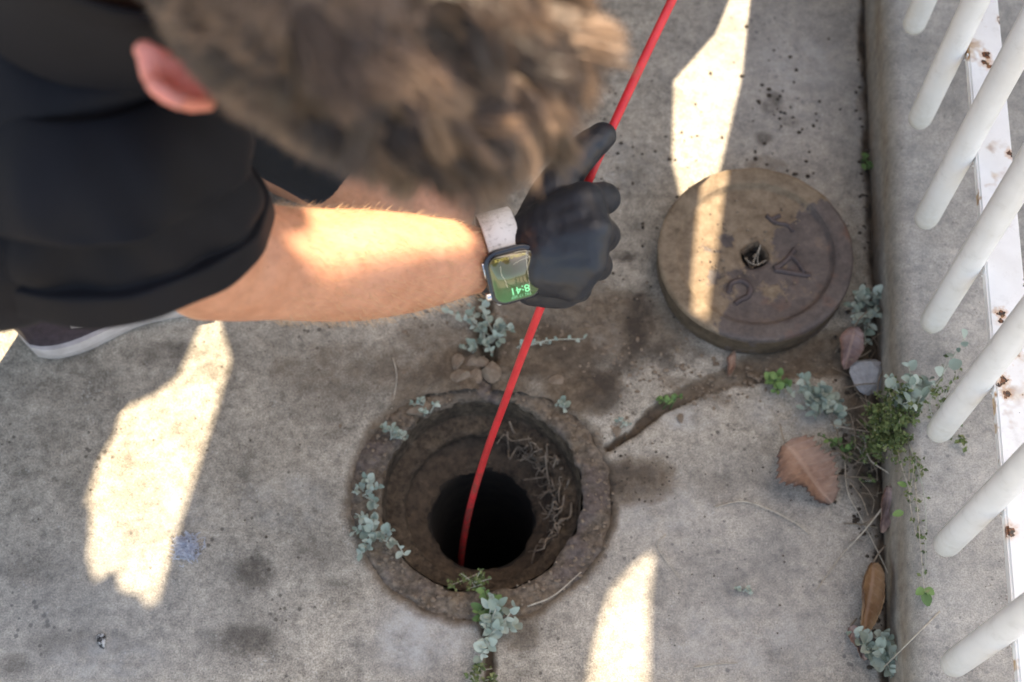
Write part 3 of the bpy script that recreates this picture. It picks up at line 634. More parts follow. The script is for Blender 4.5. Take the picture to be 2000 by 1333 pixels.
attr(me, 'ear', ear); attr(me, 'scalp', scalpf(lf, ll, lu)*(1-ear)*.9)
person = link('person', me, M['skin'], label='crouching person in black short sleeves leaning over the drain feeding a red rod', cat='person', smooth=True)

# hair strands
p = coords(me); nrm = vnormals(me); sc = scalpf((p-ctr)@np.array(HF), (p-ctr)@np.array(HL), (p-ctr)@np.array(HU))*(1-ear)
cand = np.where(sc > .3)[0]
lf = (p-ctr)@np.array(HF); ll = (p-ctr)@np.array(HL); lu = (p-ctr)@np.array(HU)
v = []; f = []; tint = []
NS = 38000
pick = rng.choice(cand, NS)
NC = 420; clc = p[rng.choice(cand, NC)]; cld = rng.normal(size=(NC, 3)); clt = rng.uniform(0, 1, NC)
FA, LA, UA = np.array(HF), np.array(HL), np.array(HU)
for i in pick:
    r0 = p[i]+rng.normal(size=3)*.0015; nn = nrm[i]; u_, f_, l_ = lu[i], lf[i], abs(ll[i])
    k = int(np.argmin(((clc-r0)**2).sum(1)))
    top = float(sst(.065, .105, np.array(u_-.25*f_*0-.18*l_+.25*max(f_, 0))))
    L = (.0045+.006*max(0, (u_-.0)/.08)*(1-top))*(1-top)+top*(.018+.017*clt[(k+11) % NC])
    frn = top*float(sst(.0, .07, np.array(f_-.35*ll[i])))
    L *= (.8+.4*rng.random())*(1+.35*frn)
    d0 = nn*(.55+.20*top)+FA*(.35+.75*top)*(1 if top > .3 else .2)-UA*(.55*(1-top))+UA*.12*top-LA*.15*top-np.array(CU)*.5*frn+cld[k]*(.16+.36*top)+rng.normal(size=3)*.08
    d0 /= np.linalg.norm(d0)
    d1 = d0+FA*.45*top-UA*.25*(1-top)-nn*.25*top+cld[(k+57) % NC]*.42*top+rng.normal(size=3)*.08; d1 /= np.linalg.norm(d1)
    a = np.cross(d0, nn+.01); a /= np.linalg.norm(a)+1e-9; w0 = .00020+.00022*top; c3 = np.cross(a, d0)
    b0 = len(v)
    for j, (t, wd) in enumerate(((0, 1), (.35, 1), (.7, .8), (1, .25))):
        q0 = r0+L*(d0*t+(d1-d0)*t*t*.6); q0 = q0+(clc[k]+(q0-r0)-q0)*.45*t*top
        for ang in (0, 2.094, 4.189): v.append(q0+(a*math.cos(ang)+c3*math.sin(ang))*w0*wd)
        tint += [min(1, max(0, -.02+.78*clt[k]**1.3+rng.normal()*.10+.26*t*top+.12*(1-top)))]*3
    for j in range(3):
        for k2 in range(3): f.append((b0+j*3+k2, b0+j*3+(k2+1) % 3, b0+(j+1)*3+(k2+1) % 3, b0+(j+1)*3+k2))
me = mesh('hair', v, f); attr(me, 'tint', tint)
link('hair', me, M['hair'], person, smooth=True)

# hairs on the forearm
bp = coords(person.data); bn = vnormals(person.data)
A0, A1 = np.array(AR[3]), np.array(AR[9]); tt = ((bp-A0)@(A1-A0))/((A1-A0)@(A1-A0)); dd = np.linalg.norm(bp-A0-tt[:, None]*(A1-A0), axis=1)
cd_ = np.where((tt > .12) & (tt < .98) & (dd < .06) & (bn@np.array(-CD) > -.25))[0]
b = MB(); AD = Vector(A1-A0).normalized()
for i in rng.choice(cd_, 1500):
    r0 = Vector(bp[i]); nn = Vector(bn[i]); d_ = (nn*random.uniform(.25, .7)+AD*random.uniform(.2, .9)-CU*random.uniform(-.3, .6)).normalized(); L = random.uniform(.004, .010)
    b.tube([r0, r0+d_*L*.5, r0+d_*L+(-nn*.25+AD*.2)*L*.5], [.00011, .00009, .00004], 3, cap=False)
link('arm_hair', b.mesh(), M['arm_hair'], person, kind='stuff')

# ---------------------------------------------------------------- shirt
b = MB()
b.tube([Vector((-.86, .06, .37)), Vector((-.70, .05, .50)), Vector((-.50, .0, .635)), Vector((-.37, -.04, .705)), Vector((-.29, -.075, .745)), Vector((-.225, -.115, .79))], [(.18, .135), (.185, .135), (.20, .13), (.19, .115), (.14, .095), (.075, .068)], 28)
b.tube([SHL+Vector((0, .005, 0)), SHL.lerp(SH, .3)+Vector((-.02, 0, .045)), SHL.lerp(SH, .6)+Vector((-.02, 0, .045)), SH], [(.066, .066), (.09, .085), (.10, .085), (.085, .08)], 20, up=(0, 0, 1))
b.ball(SH+Vector((-.01, .014, .006)), (.078, .074, .064)); b.ball(SHL, (.07, .07, .07))
b.ball(SH+Vector((-.10, -.015, -.03)), (.13, .085, .08))
b.capsules([SHL, LE.lerp(SHL, .45)], [.066, .066], 18)
me = remesh(b.mesh(), .006, 8, .6)
p = coords(me); nn = vnormals(me); st = p*np.array([1, 1, 1.6])
fold = .012*fbm(st, 10, 3, 4)+.034*(np.abs(fbm(p@np.array([[.8, .6, 0], [-.6, .8, 0], [0, 0, 1]])*np.array([.6, 1.6, 1.]), 11, 2, 7))-.1)
p = p+nn*fold[:, None]; setco(me, p)
shirt = link('shirt', me, M['shirt'], person, smooth=True, label='black short sleeved shirt')
# right sleeve hanging open round the arm
hn = (CD*.62-CU*.78).normalized(); a1 = (CX*1.-CU*.03); a1 = (a1-hn*a1.dot(hn)).normalized(); a2 = hn.cross(a1)
hc = W(243, 466, .90)
def sleeve(name, prof, seed):
    v = []; sg = 120
    for i, (c0, rad, amp) in enumerate(prof):
        t = i/(len(prof)-1)
        for k in range(sg):
            q = 2*math.pi*k/sg; fo = amp*(.0040*math.sin(3*q+2.2*t+seed)+.0030*math.sin(7*q-3*t+seed*2)+.0016*math.sin(13*q+6*t))
            v.append(c0+a1*((rad+fo)*math.cos(q))+a2*((rad+fo)*math.sin(q)))
    f = [(i*sg+k, i*sg+(k+1) % sg, (i+1)*sg+(k+1) % sg, (i+1)*sg+k) for i in range(len(prof)-1) for k in range(sg)]
    me = evald(mesh(name, v, f), [('SOLIDIFY', dict(thickness=.0026, offset=-1)), ('SUBSURF', dict(levels=1, render_levels=1))])
    return link(name, me, M['shirt'], shirt, smooth=True)
r1c = W(212, 322, .838); r0c = r1c-hn*.060
sleeve('shoulder_drape', [(r0c.lerp(r1c, t), rd_, am) for t, rd_, am in ((0, .052, 0), (.2, .066, .3), (.4, .075, .5), (.6, .0805, .6), (.8, .0835, .7), (.92, .0845, .8), (.97, .0850, .8), (1., .0838, .8))], 1.3)
sc0 = r1c-hn*.012
pr_ = [(0, .070, .4), (.15, .073, .8), (.3, .079, 1.3), (.45, .0835, 1.4), (.58, .0855, 1.1), (.64, .0845, .8), (.67, .0835, .6), (.685, .0900, .5), (.70, .0915, .4), (.8, .0922, .4), (.9, .0928, .4), (.97, .0930, .4), (1., .0922, .4)]
sleeve('sleeve', [(sc0.lerp(hc, t), rd_, am) for t, rd_, am in pr_], .5)
# collar standing round the neck
n0 = Vector((-.222, -.118, .800)); n1 = H(-.050, 0, -.070); cn = (n1-n0).normalized(); ca = (HL-cn*HL.dot(cn)).normalized(); cb = cn.cross(ca)
v = []; sg = 64; rws = [(0, .078), (.25, .073), (.5, .070), (.75, .068), (.93, .067), (1., .0685), (.98, .072), (.8, .0745), (.55, .077), (.3, .081), (.05, .088)]
for t, rad in rws:
    for k in range(sg):
        q = 2*math.pi*k/sg; r1 = rad*(1+.03*math.sin(2*q+1)+.015*math.sin(5*q)); v.append(n0.lerp(n1, t)+ca*(r1*math.cos(q))+cb*(r1*math.sin(q))*1.02)
f = [(i*sg+k, i*sg+(k+1) % sg, (i+1)*sg+(k+1) % sg, (i+1)*sg+k) for i in range(len(rws)-1) for k in range(sg)]
link('collar', mesh('collar', v, f), M['shirt'], shirt, smooth=True)

# ---------------------------------------------------------------- shorts
b = MB()
b.tube([Vector((-.88, .05, .36)), Vector((-.70, .04, .44)), Vector((-.60, .03, .47))], [(.17, .14), (.18, .14), (.14, .09)], 24)
hem = KL.lerp(HLp, .15)
b.tube([HLp, KL.lerp(HLp, .6), KL.lerp(HLp, .3), hem], [.10, .086, .072, .066], 24)
b.capsules([HRp, KR.lerp(HRp, .4), KR.lerp(HRp, .02)], [.11, .095, .078], 24)
me = remesh(b.mesh(), .005, 2, .4); p = coords(me); nn = vnormals(me); p = p+nn*(.012*fbm(p*np.array([.5, 2, 1]), 13, 3, 2))[:, None]; setco(me, p)
link('shorts', me, M['shorts'], person, smooth=True)

# ---------------------------------------------------------------- shoes
def shoe(base, yaw):
    rt = Matrix.Translation(base) @ Matrix.Rotation(yaw, 4, 'Z')
    def ol(t): return .036+.016*math.sin(math.pi*min(1, t*.95+.05))**.8-.010*math.exp(-((t-.42)/.16)**2)
    def mk(name, z0, z1, shr0, shr1, mat, parent, top=None, lo=0., hi=1.):
        v = []; f = []; nL = 28; nC = 3
        L = .295; pts = []
        for k in range(nL*2):
            t = k/nL if k < nL else 2-k/nL; sd = 1 if k < nL else -1
            pts.append((t, sd))
        rowsz = [(z0, shr0), ((z0+z1)/2, (shr0+shr1)/2-.002), (z1, shr1)]
        for zz, sh in rowsz:
            for t, sd in pts:
                e = max(.0, 1-abs(2*t-1)**7)**.5; wdt = max((ol(t)-sh)*e, .0005); zt = zz+(top(t) if top and zz == z1 else 0)
                v.append(rt @ Vector((-.13+t*L*(1-.0), sd*wdt+.012*math.sin(math.pi*t), zt+.012*max(0, t-.8)**2*25)))
        m_ = nL*2
        for i in range(2):
            for k in range(m_): f.append((i*m_+k, i*m_+(k+1) % m_, (i+1)*m_+(k+1) % m_, (i+1)*m_+k))
        f.append(tuple(range(m_-1, -1, -1))); f.append(tuple(2*m_+k for k in range(m_)))
        return link(name, mesh(name, v, f), mat, parent, smooth=False)
    s_ = mk('shoe', .024, .062, .004, .018, M['shoe_dark'], person, top=lambda t: .045*(1-t)**1.2)
    mk('sole', 0.0015, .030, .003, .0, M['shoe_white'], s_)
    # curved white flash on the outer side
    v = []; n_ = 16
    for i in range(n_+1):
        t = i/n_; x = -.07+.13*t; zc_ = .034+.026*(1-t)**1.5+.012*t*t; wd = .003+.0085*math.sin(math.pi*min(1, t*.55+.28))**2*(1 if t < .92 else .6)
        tt_ = (x+.13)/.295; yy = -(ol(tt_)-.004)+.012*math.sin(math.pi*tt_)
        for zz in (zc_-wd, zc_+wd): v.append(rt @ Vector((x, yy-.0022+max(0, zz-.03)*.34, zz)))
    m_ = evald(mesh('flash', v, [(2*i, 2*i+2, 2*i+3, 2*i+1) for i in range(n_)]), [('SOLIDIFY', dict(thickness=.002, offset=0))]); link('flash', m_, M['shoe_white'], s_)
    v = [rt @ Vector(q) for q in ((.082, -.0395, .032), (.0845, -.0395, .032), (.078, -.027, .062), (.0755, -.027, .062))]
    m_ = evald(mesh('seam', v, [(0, 1, 2, 3)]), [('SOLIDIFY', dict(thickness=.003, offset=0))]); link('seam', m_, M['steel'], s_)
shoe(Vector((-.410, .045, 0)), R(21)); shoe(Vector((-.58, .35, 0)), R(-4))

# ---------------------------------------------------------------- red rod
b = MB(); sp = spline(rod_pts, 8); b.tube(sp, .0036, 14)
link('push_rod', b.mesh(), M['rod'], smooth=True, label='long red flexible rod held in the gloved hand and running down the drain', cat='rod')

# ---------------------------------------------------------------- glove (hand closed on the rod)
def glove_mesh():
    b = MB()
    wr = W(992, 508, 1.127)
    K = [W(1141, 392, 1.095), W(1160, 452, 1.085), W(1150, 512, 1.09), W(1118, 556, 1.105)]        # knuckles
    for k, (r0, r1) in zip(K, ((.022, .0155), (.023, .0155), (.022, .0145), (.020, .013))):
        b.capsules([wr.lerp(k, .12), wr.lerp(k, .55)+Vector((0, 0, .004)), k], [.024, r0, r1], 16)
    b.capsules([wr-CX*.012, wr+CX*.012], [.0295, .029], 18)
    for k0, k1 in zip(K[:-1], K[1:]):
        mk = k0.lerp(k1, .5); b.capsules([wr.lerp(mk, .1), wr.lerp(mk, .55)+Vector((0, 0, .006)), mk+Vector((-.004, 0, -.001))], [.024, .0225, .0155], 16); b.capsules([k0, k1], [.0145, .0145], 12)
    b.capsules([W(1150, 395, 1.105), W(1165, 455, 1.10), W(1150, 515, 1.105)], [.013, .014, .013], 12)
    b.capsules([W(1040, 560, 1.13), W(1100, 566, 1.135)], [.016, .016], 14)                     # heel of the hand
    PIP = [W(1182, 388, 1.125), W(1182, 460, 1.122), W(1168, 520, 1.128), W(1132, 566, 1.138)]
    DIP = [W(1168, 398, 1.163), W(1160, 462, 1.167), W(1142, 520, 1.172), W(1106, 562, 1.175)]
    TIP = [W(1122, 400, 1.170), W(1108, 462, 1.182), W(1090, 516, 1.190), W(1060, 556, 1.193)]
    for k, a, c, t, r in zip(K, PIP, DIP, TIP, (.0122, .0122, .0116, .0100)):
        b.capsules([k, a, c, t], [r*1.18, r*1.06, r*.95, r*.85], 14)
    b.capsules([wr.lerp(K[0], .30), W(1078, 378, 1.118), W(1112, 330, 1.118), W(1143, 293, 1.122), W(1176, 266, 1.127)], [.020, .0175, .0145, .0135, .0118], 14)   # thumb
    b.ball(W(1165, 276, 1.121), (.011, .011, .010))
    b.capsules([W(1080, 378, 1.118), W(1135, 398, 1.12)], [.015, .013], 12)                       # web
    m = remesh(b.mesh(), .0019, 14, .5)
    p = coords(m); nn = vnormals(m)
    p = p+nn*(.0016*fbm(p, 55, 3, 3)+.0026*np.abs(fbm(p*np.array([1.4, .6, 1]), 95, 2, 5)))[:, None]; setco(m, p); return m
gm_ = glove_mesh()
gl_o = link('glove', gm_, M['glove'], person, smooth=True, label='black rubber glove closed round the rod')
b = MB(); cw_ = W(1004, 506, 1.128); b.tube(spline([cw_+CU*(.0305*math.cos(q))-CD*(.0285*math.sin(q))+CX*.0015*math.sin(3*q) for q in [2*math.pi*k/24 for k in range(25)]], 2), .0016, 8, cap=False)
link('cuff', b.mesh(), M['glove'], gl_o, smooth=True)
# the other hand further along the rod
m2 = gm_.copy(); p = coords(m2); mir = np.array(MIR); p = p-2*((p-np.array(HP0))@mir)[:, None]*mir+np.array(HP1-HP0); setco(m2, p)
m2.flip_normals(); link('glove', m2, M['glove'], person, smooth=True)

# ---------------------------------------------------------------- wristwatch
wn = (-CD*.86-CU*.40+CX*.20).normalized(); wx = (CX+CU*.22); wx = (wx-wn*wx.dot(wn)).normalized(); wy = wn.cross(wx)
wc = W(985, 507, 1.127)+wn*.0365+CU*.002-CX*.001
Mw = Matrix((( -wx.x, -wy.x, wn.x, wc.x), (-wx.y, -wy.y, wn.y, wc.y), (-wx.z, -wy.z, wn.z, wc.z), (0, 0, 0, 1))) @ Matrix.Diagonal((1.14, 1.06, 1., 1.))   # its top points at the wearer
watch = empty('wristwatch', wc, 'black square smartwatch with cracked green screen on a pale strap at the wrist', 'watch'); watch.matrix_world = Mw
def rbox(name, sx_, sy_, z0, z1, rc, bev, mat, parent):
    b = bmesh.new(); pts = []
    for cx_, cy_, a0 in ((1, 1, 0), (-1, 1, 90), (-1, -1, 180), (1, -1, 270)):
        for k in range(9):
            a = R(a0+k*11.25); pts.append(b.verts.new((cx_*(sx_/2-rc)+rc*math.cos(a), cy_*(sy_/2-rc)+rc*math.sin(a), z0)))
    fc = b.faces.new(pts); e = bmesh.ops.extrude_face_region(b, geom=[fc])
    for v in [g_ for g_ in e['geom'] if isinstance(g_, bmesh.types.BMVert)]: v.co.z = z1
    bmesh.ops.recalc_face_normals(b, faces=b.faces[:])
    if bev: bmesh.ops.bevel(b, geom=[e_ for e_ in b.edges if abs(e_.verts[0].co.z-e_.verts[1].co.z) < 1e-6], offset=bev, segments=4, affect='EDGES')
    return link(name, bm_mesh(name, b), mat, parent, smooth=True)
rbox('case', .0365, .043, -.0045, .0055, .0105, .003, M['case'], watch)
scn_o = rbox('screen', .0305, .037, .0050, .00585, .0075, .0003, M['screen'], watch)
def text(body, size, x, y, z, mat, parent, name):
    cu = bpy.data.curves.new(name, 'FONT'); cu.body = body; cu.size = size; cu.align_x = 'CENTER'; cu.extrude = .00005
    o = bpy.data.objects.new('t', cu); col.objects.link(o); dg = bpy.context.evaluated_depsgraph_get(); m = bpy.data.meshes.new_from_object(o.evaluated_get(dg)); bpy.data.objects.remove(o)
    m.transform(Matrix.Translation((x, y, z))); m.materials.clear(); return link(name, m, mat, parent)
text('8:41', .0082, -.002, .0085, .00592, M['digits'], scn_o, 'time_digits')
text('FRI 17 SEP', .0032, -.002, .0148, .00592, M['dim_digits'], scn_o, 'date_text')
text('WORLD CLOCK', .0030, .0, -.0165, .00592, M['amber'], scn_o, 'small_text')
for pl in ([(-.0115, -.0175), (-.010, -.006), (-.0095, .004), (-.0085, .017)], [(-.0135, -.0120), (-.007, -.0115), (-.001, -.0095)], [(.0075, -.011), (.008, -.004), (.0065, .001), (.006, .007)], [(-.0085, -.0165), (-.013, -.012), (-.010, -.004)], [(-.0035, -.0185), (-.0115, -.0175), (-.0145, -.0155)]):
    b = MB(); b.tube(spline([(x, y, .00588) for x, y in pl], 4), .00012, 4); link('crack', b.mesh('crack'), M['crack'], scn_o)
b = MB()
for z_, r_ in ((0, 0),): b.tube([(.0178, .0125, .0008), (.0205, .0125, .0008), (.0212, .0125, .0008)], [.0034, .0034, .0026], 20)
link('crown', b.mesh('crown'), M['steel'], watch, smooth=False)
b = MB(); b.tube([(.018, -.008, .0005), (.0189, -.008, .0005)], [(.0012, .006)]*2, 12, up=(0, 1, 0)); link('side_button', b.mesh(), M['steel'], watch)
# strap: band round the wrist (its own plane is across the arm)
wcl = Mw.inverted() @ W(985, 500, 1.127); v = []; ns = 48
for k in range(ns):
    q = 2*math.pi*k/ns; ry, rz = .0345, .0325
    cy_, cz_ = wcl.y+ry*math.sin(q), wcl.z+rz*math.cos(q)
    for hw, ro in ((-.0120, 0), (-.0112, .0011), (.0112, .0011), (.0120, 0)):
        v.append((hw, cy_+ro*math.sin(q), cz_+ro*math.cos(q)))
    
f = [(4*k+j, 4*k+j+1, 4*((k+1) % ns)+j+1, 4*((k+1) % ns)+j) for k in range(ns) for j in range(3)]
m_ = evald(mesh('strap', v, f), [('SOLIDIFY', dict(thickness=.0022, offset=-1))]); link('strap', m_, M['strap'], watch, smooth=True)

# ---------------------------------------------------------------- plants
def leaf_mesh(name, L, Wd, cup=.25, tip=.25, nL=5):
    v = []; f = []
    for i in range(nL+1):
        t = i/nL; wv = Wd*.5*(math.sin(math.pi*min(1, t*.86+.09))**.75)*(1 if i else .15)
        zc_ = L*tip*t*t*-.6+L*.1*t
        v += [(L*t, -wv, zc_+cup*wv), (L*t, 0, zc_-cup*wv*.2), (L*t, wv, zc_+cup*wv)]
    for i in range(nL):
        a = 3*i; f += [(a, a+3, a+4, a+1), (a+1, a+4, a+5, a+2)]
    m = mesh(name, v, f); m.polygons.foreach_set('use_smooth', [True]*len(m.polygons)); return m
SL = [leaf_mesh('silver_leaf', 1, .72, .35, .3), leaf_mesh('silver_leaf', 1, .85, .5, -.2), leaf_mesh('silver_leaf', 1, .6, .3, .7)]
GLf = [leaf_mesh('green_leaf', 1, .8, .25, .4), leaf_mesh('green_leaf', 1, .6, .2, .2)]
for m_ in SL: m_.materials.append(M['silver_leaf'])
for m_ in GLf: m_.materials.append(M['green_leaf'])
def put_leaf(parent, base, d, up, size, lm, name='leaf'):
    d = d.normalized(); y = up.cross(d).normalized(); z_ = d.cross(y)
    o = bpy.data.objects.new(name, lm); col.objects.link(o); o.parent = parent
    b_ = base-parent.location
    o.matrix_local = Matrix(((d.x*size, y.x*size, z_.x*size, b_.x), (d.y*size, y.y*size, z_.y*size, b_.y), (d.z*size, y.z*size, z_.z*size, b_.z), (0, 0, 0, 1)))
    return o
def plant(px, py, label, stems, nleaf, size, seed, spread=.03, rise=.012, z0=.001, lms=None, mat=None, base_r=.006):
    """stems: list of photo end points (px,py,height)"""
    random.seed(seed); c0 = G(px, py, z0); lms = lms or SL
    e = empty('silver_plant' if lms is SL else 'green_weed', c0, label, 'plant', 'small plants in the joints' if lms is SL else 'green weeds in the joints')
    for sx_, sy_, hz in stems:
        st = c0+Vector((random.uniform(-1, 1)*base_r, random.uniform(-1, 1)*base_r, -.003)); en = G(sx_, sy_, hz)
        mid = st.lerp(en, .5)+Vector((random.uniform(-.004, .004), random.uniform(-.004, .004), rise*random.uniform(.5, 1)))
        pts = spline([st, mid, en], 5); b = MB(); b.tube(pts, [.0011-.0006*i/len(pts) for i in range(len(pts))], 6)
        child('stem', b.mesh('stem'), mat or M['silver_stem'], e, smooth=True)
        for k in range(nleaf+3):
            t = (k+1)/(nleaf+3)*.8+.2; i = min(int(t*(len(pts)-1)), len(pts)-2); pt = pts[i].lerp(pts[i+1], t*(len(pts)-1)-i); tg = (pts[i+1]-pts[i]).normalized()
            a = k*2.4+random.uniform(-.4, .4); side = tg.orthogonal().normalized(); side = Matrix.Rotation(a, 3, tg) @ side
            d_ = (tg*random.uniform(.1, .7)+side*1.0+Vector((0, 0, random.uniform(-.1, .5)))).normalized()
            if d_.z < -.3: d_.z *= -1
            put_leaf(e, pt, d_, Vector((random.uniform(-.5, .5), random.uniform(-.6, .3), 1)).normalized(), size*random.uniform(.45, 1.08)*(1-.3*t), random.choice(lms))
    return e
plant(952, 1250, 'silver grey leafed plant growing from the joint just below the open drain', [(960, 1165, .03), (1005, 1185, .028), (985, 1225, .024), (945, 1225, .02), (955, 1270, .016), (940, 1285, .01), (1010, 1220, .02), (975, 1180, .034)], 5, .0165, 1)
plant(955, 660, 'silver grey plant above the drain, under the watch and the gloved hand', [(945, 590, .012), (985, 640, .016), (960, 690, .012), (925, 690, .01), (1000, 645, .014), (905, 680, .008), (975, 670, .016), (920, 600, .012), (870, 605, .006), (940, 640, .016)], 5, .0135, 2)
plant(1000, 685, 'pale sprig lying across the bare soil right of the red rod', [(1140, 662, .006), (1075, 672, .005)], 5, .0085, 3, base_r=.002)
plant(712, 960, 'small silver sprig on the left rim of the drain, middle of three', [(740, 950, .012), (695, 965, .008), (735, 985, .008), (715, 935, .012)], 4, .0115, 4)
plant(730, 1045, 'largest silver sprig on the left rim of the drain with long runners', [(700, 1010, .012), (765, 1035, .012), (730, 1010, .014), (690, 1040, .008), (720, 1075, .01), (705, 1085, .006), (790, 1085, .004), (760, 1060, .01)], 4, .0135, 5)
plant(762, 850, 'small silver sprig on the upper left rim of the drain', [(745, 835, .01), (795, 858, .008), (770, 835, .012), (780, 850, .01)], 5, .0095, 6)
plant(1690, 590, 'silver leafed plant squeezed between iron cover and kerb', [(1680, 570, .025), (1715, 580, .025), (1665, 600, .02), (1695, 640, .018), (1710, 620, .02), (1690, 670, .01), (1675, 625, .02)], 5, .0165, 7)
plant(1600, 790, 'sprawling silver plant left of the dead leaf litter, below the cover', [(1570, 755, .02), (1545, 770, .012), (1610, 760, .022), (1640, 785, .015), (1590, 815, .015), (1570, 800, .016), (1650, 830, .008), (1620, 790, .024), (1560, 735, .018), (1600, 770, .026), (1635, 805, .018), (1580, 780, .022)], 5, .0145, 8)
plant(1725, 1290, 'silver plant at the kerb foot in the lower right corner, beside a curled leaf', [(1690, 1265, .02), (1735, 1245, .03), (1745, 1275, .03), (1715, 1265, .028), (1665, 1240, .01), (1740, 1320, .015), (1720, 1240, .026), (1700, 1290, .015)], 5, .0175, 9)
e = plant(1765, 830, 'tall pale sprig reaching over the kerb towards the white bars', [(1885, 660, .135), (1775, 715, .13), (1800, 770, .12), (1745, 760, .12), (1780, 745, .13), (1735, 735, .12), (1815, 740, .12), (1760, 790, .12)], 5, .0165, 10, rise=.03, z0=.06, base_r=.004)
plant(1520, 750, 'bright green weed at the left end of the broken joint weeds', [(1500, 745, .01), (1520, 735, .012), (1515, 765, .008), (1535, 755, .01)], 3, .0135, 11, lms=GLf, mat=M['fine_green'])
plant(955, 1190, 'bright green weed with pointed leaves at the lower rim of the drain', [(945, 1150, .022), (962, 1180, .02), (940, 1195, .016), (975, 1195, .02), (950, 1215, .018)], 3, .0155, 12, lms=GLf, mat=M['fine_green'])
plant(1300, 790, 'tiny round leafed weed in the broken joint', [(1290, 785, .006), (1315, 780, .006), (1330, 775, .006)], 3, .009, 13, lms=GLf, mat=M['fine_green'])
plant(1692, 322, 'tiny bright green weed at the kerb foot beyond the cover', [(1690, 315, .008), (1697, 325, .006), (1688, 330, .006)], 3, .010, 14, lms=GLf, mat=M['fine_green'])
plant(1640, 880, 'small green seedling among the leaf litter next to the pinkish dead leaf', [(1600, 850, .012), (1660, 870, .014), (1625, 865, .012)], 3, .011, 15, lms=GLf, mat=M['fine_green'])
plant(835, 795, 'mossy tuft of pale weed on the soil above the drain rim', [(820, 780, .006), (850, 790, .006), (800, 790, .004), (830, 810, .004)], 3, .008, 16)
plant(1092, 795, 'single small sprig on the soil at the upper right rim of the drain', [(1088, 788, .008), (1105, 800, .004)], 3, .010, 17)
plant(1450, 1155, 'tiny pale seedling on bare concrete right of the lower sun patch', [(1440, 1150, .003), (1462, 1160, .003)], 2, .007, 18)
plant(1215, 830, 'scrap of pale lichen twig beside the broken joint', [(1205, 825, .003), (1230, 830, .003)], 2, .006, 19)

def fine_weed(px, py, z0, label, stems, seed, nl=40, size=.0042):
    random.seed(seed); c0 = G(px, py, z0); e = empty('fine_weed', c0, label, 'plant', 'fine leafed weeds'); lb = MB(); tint = []
    for sx_, sy_, hz in stems:
        en = G(sx_, sy_, hz); mid = c0.lerp(en, .5)+Vector((random.uniform(-.01, .01), random.uniform(-.01, .01), random.uniform(0, .012)))
        st0 = c0+Vector((random.uniform(-.01, .01), random.uniform(-.015, .015), -.01)); pts = spline([st0, mid, en], 6); b = MB(); b.tube(pts, [.0007-.0004*i/len(pts) for i in range(len(pts))], 5)
        child('stem', b.mesh('stem'), M['twig'] if random.random() < .4 else M['silver_stem'], e, smooth=True)
        for k in range(nl):
            t = random.uniform(.15, 1); i = min(int(t*(len(pts)-1)), len(pts)-2); pt = pts[i].lerp(pts[i+1], random.random())+Vector([random.gauss(0, .0022) for _ in range(3)])
            d_ = Vector((random.gauss(0, 1), random.gauss(0, 1), random.gauss(.3, .6))).normalized(); s_ = d_.cross(Vector((random.gauss(0, 1), random.gauss(0, 1), 1))).normalized(); L = size*random.uniform(.6, 1.3); u_ = s_.cross(d_)*L*.15
            lb.add([pt, pt+d_*L*.5+s_*L*.34+u_, pt+d_*L, pt+d_*L*.5-s_*L*.34+u_], [(0, 1, 2), (0, 2, 3)]); tint += [min(1, max(0, random.gauss(.5, .25)))]*4
    m = lb.mesh('foliage'); attr(m, 'tint', tint); o = child('foliage', m, M['fine_green'], e, kind='stuff')
fine_weed(1735, 850, .05, 'bushy fine leafed green weed spilling over the kerb edge', [(1750, 740, .12), (1720, 800, .10), (1770, 790, .12), (1700, 850, .07), (1730, 880, .09), (1790, 740, .12), (1690, 800, .06), (1760, 850, .10), (1745, 900, .092), (1715, 770, .09), (1780, 820, .11), (1700, 880, .05), (1740, 800, .11), (1755, 770, .12), (1725, 840, .1), (1770, 760, .13), (1735, 760, .12), (1795, 790, .11), (1710, 820, .09), (1760, 810, .12), (1690, 830, .05), (1720, 900, .07), (1780, 850, .1), (1745, 830, .11), (1765, 880, .1)], 21, 85, .0052)
fine_weed(1770, 870, .095, 'long trailing green runner hanging down along the kerb top', [(1790, 930, .1), (1775, 975, .098), (1797, 1000, .096), (1792, 1060, .096), (1807, 1130, .096), (1806, 1165, .096)], 22, 16, .0055)
fine_weed(1835, 820, .095, 'thin weed curling round the foot of the fifth white bar', [(1870, 840, .11), (1885, 870, .1), (1850, 790, .15), (1830, 760, .13), (1820, 830, .12), (1875, 720, .11), (1850, 700, .11)], 23, 16, .006)
fine_weed(1680, 910, .003, 'low tangle of fine weed in the gutter beside the kerb', [(1660, 870, .012), (1700, 870, .02), (1650, 900, .01), (1690, 940, .012), (1665, 850, .014)], 24, 26)
fine_weed(950, 1330, .0, 'green moss like weed in the joint at the bottom edge', [(935, 1310, .012), (960, 1325, .01), (930, 1335, .01), (945, 1300, .012)], 25, 40)
fine_weed(930, 1140, -.004, 'fine yellow green weed hanging into the drain over its lower rim', [(900, 1120, .008), (940, 1112, .02), (880, 1140, .004), (960, 1130, .02), (925, 1125, .014), (915, 1150, .006)], 26, 26)
g_leaf = put_leaf(bpy.data.objects['fine_weed.001'], G(1805, 1158, .097), Vector((.2, -1, .1)), Vector((0, 0, 1)), .013, GLf[0])
put_leaf(bpy.data.objects['fine_weed.001'], G(1805, 1150, .097), Vector((-.9, -.6, .1)), Vector((0, 0, 1)), .010, GLf[0]); put_leaf(bpy.data.objects['fine_weed.001'], G(1806, 1150, .097), Vector((.9, -.6, .1)), Vector((0, 0, 1)), .010, GLf[0])
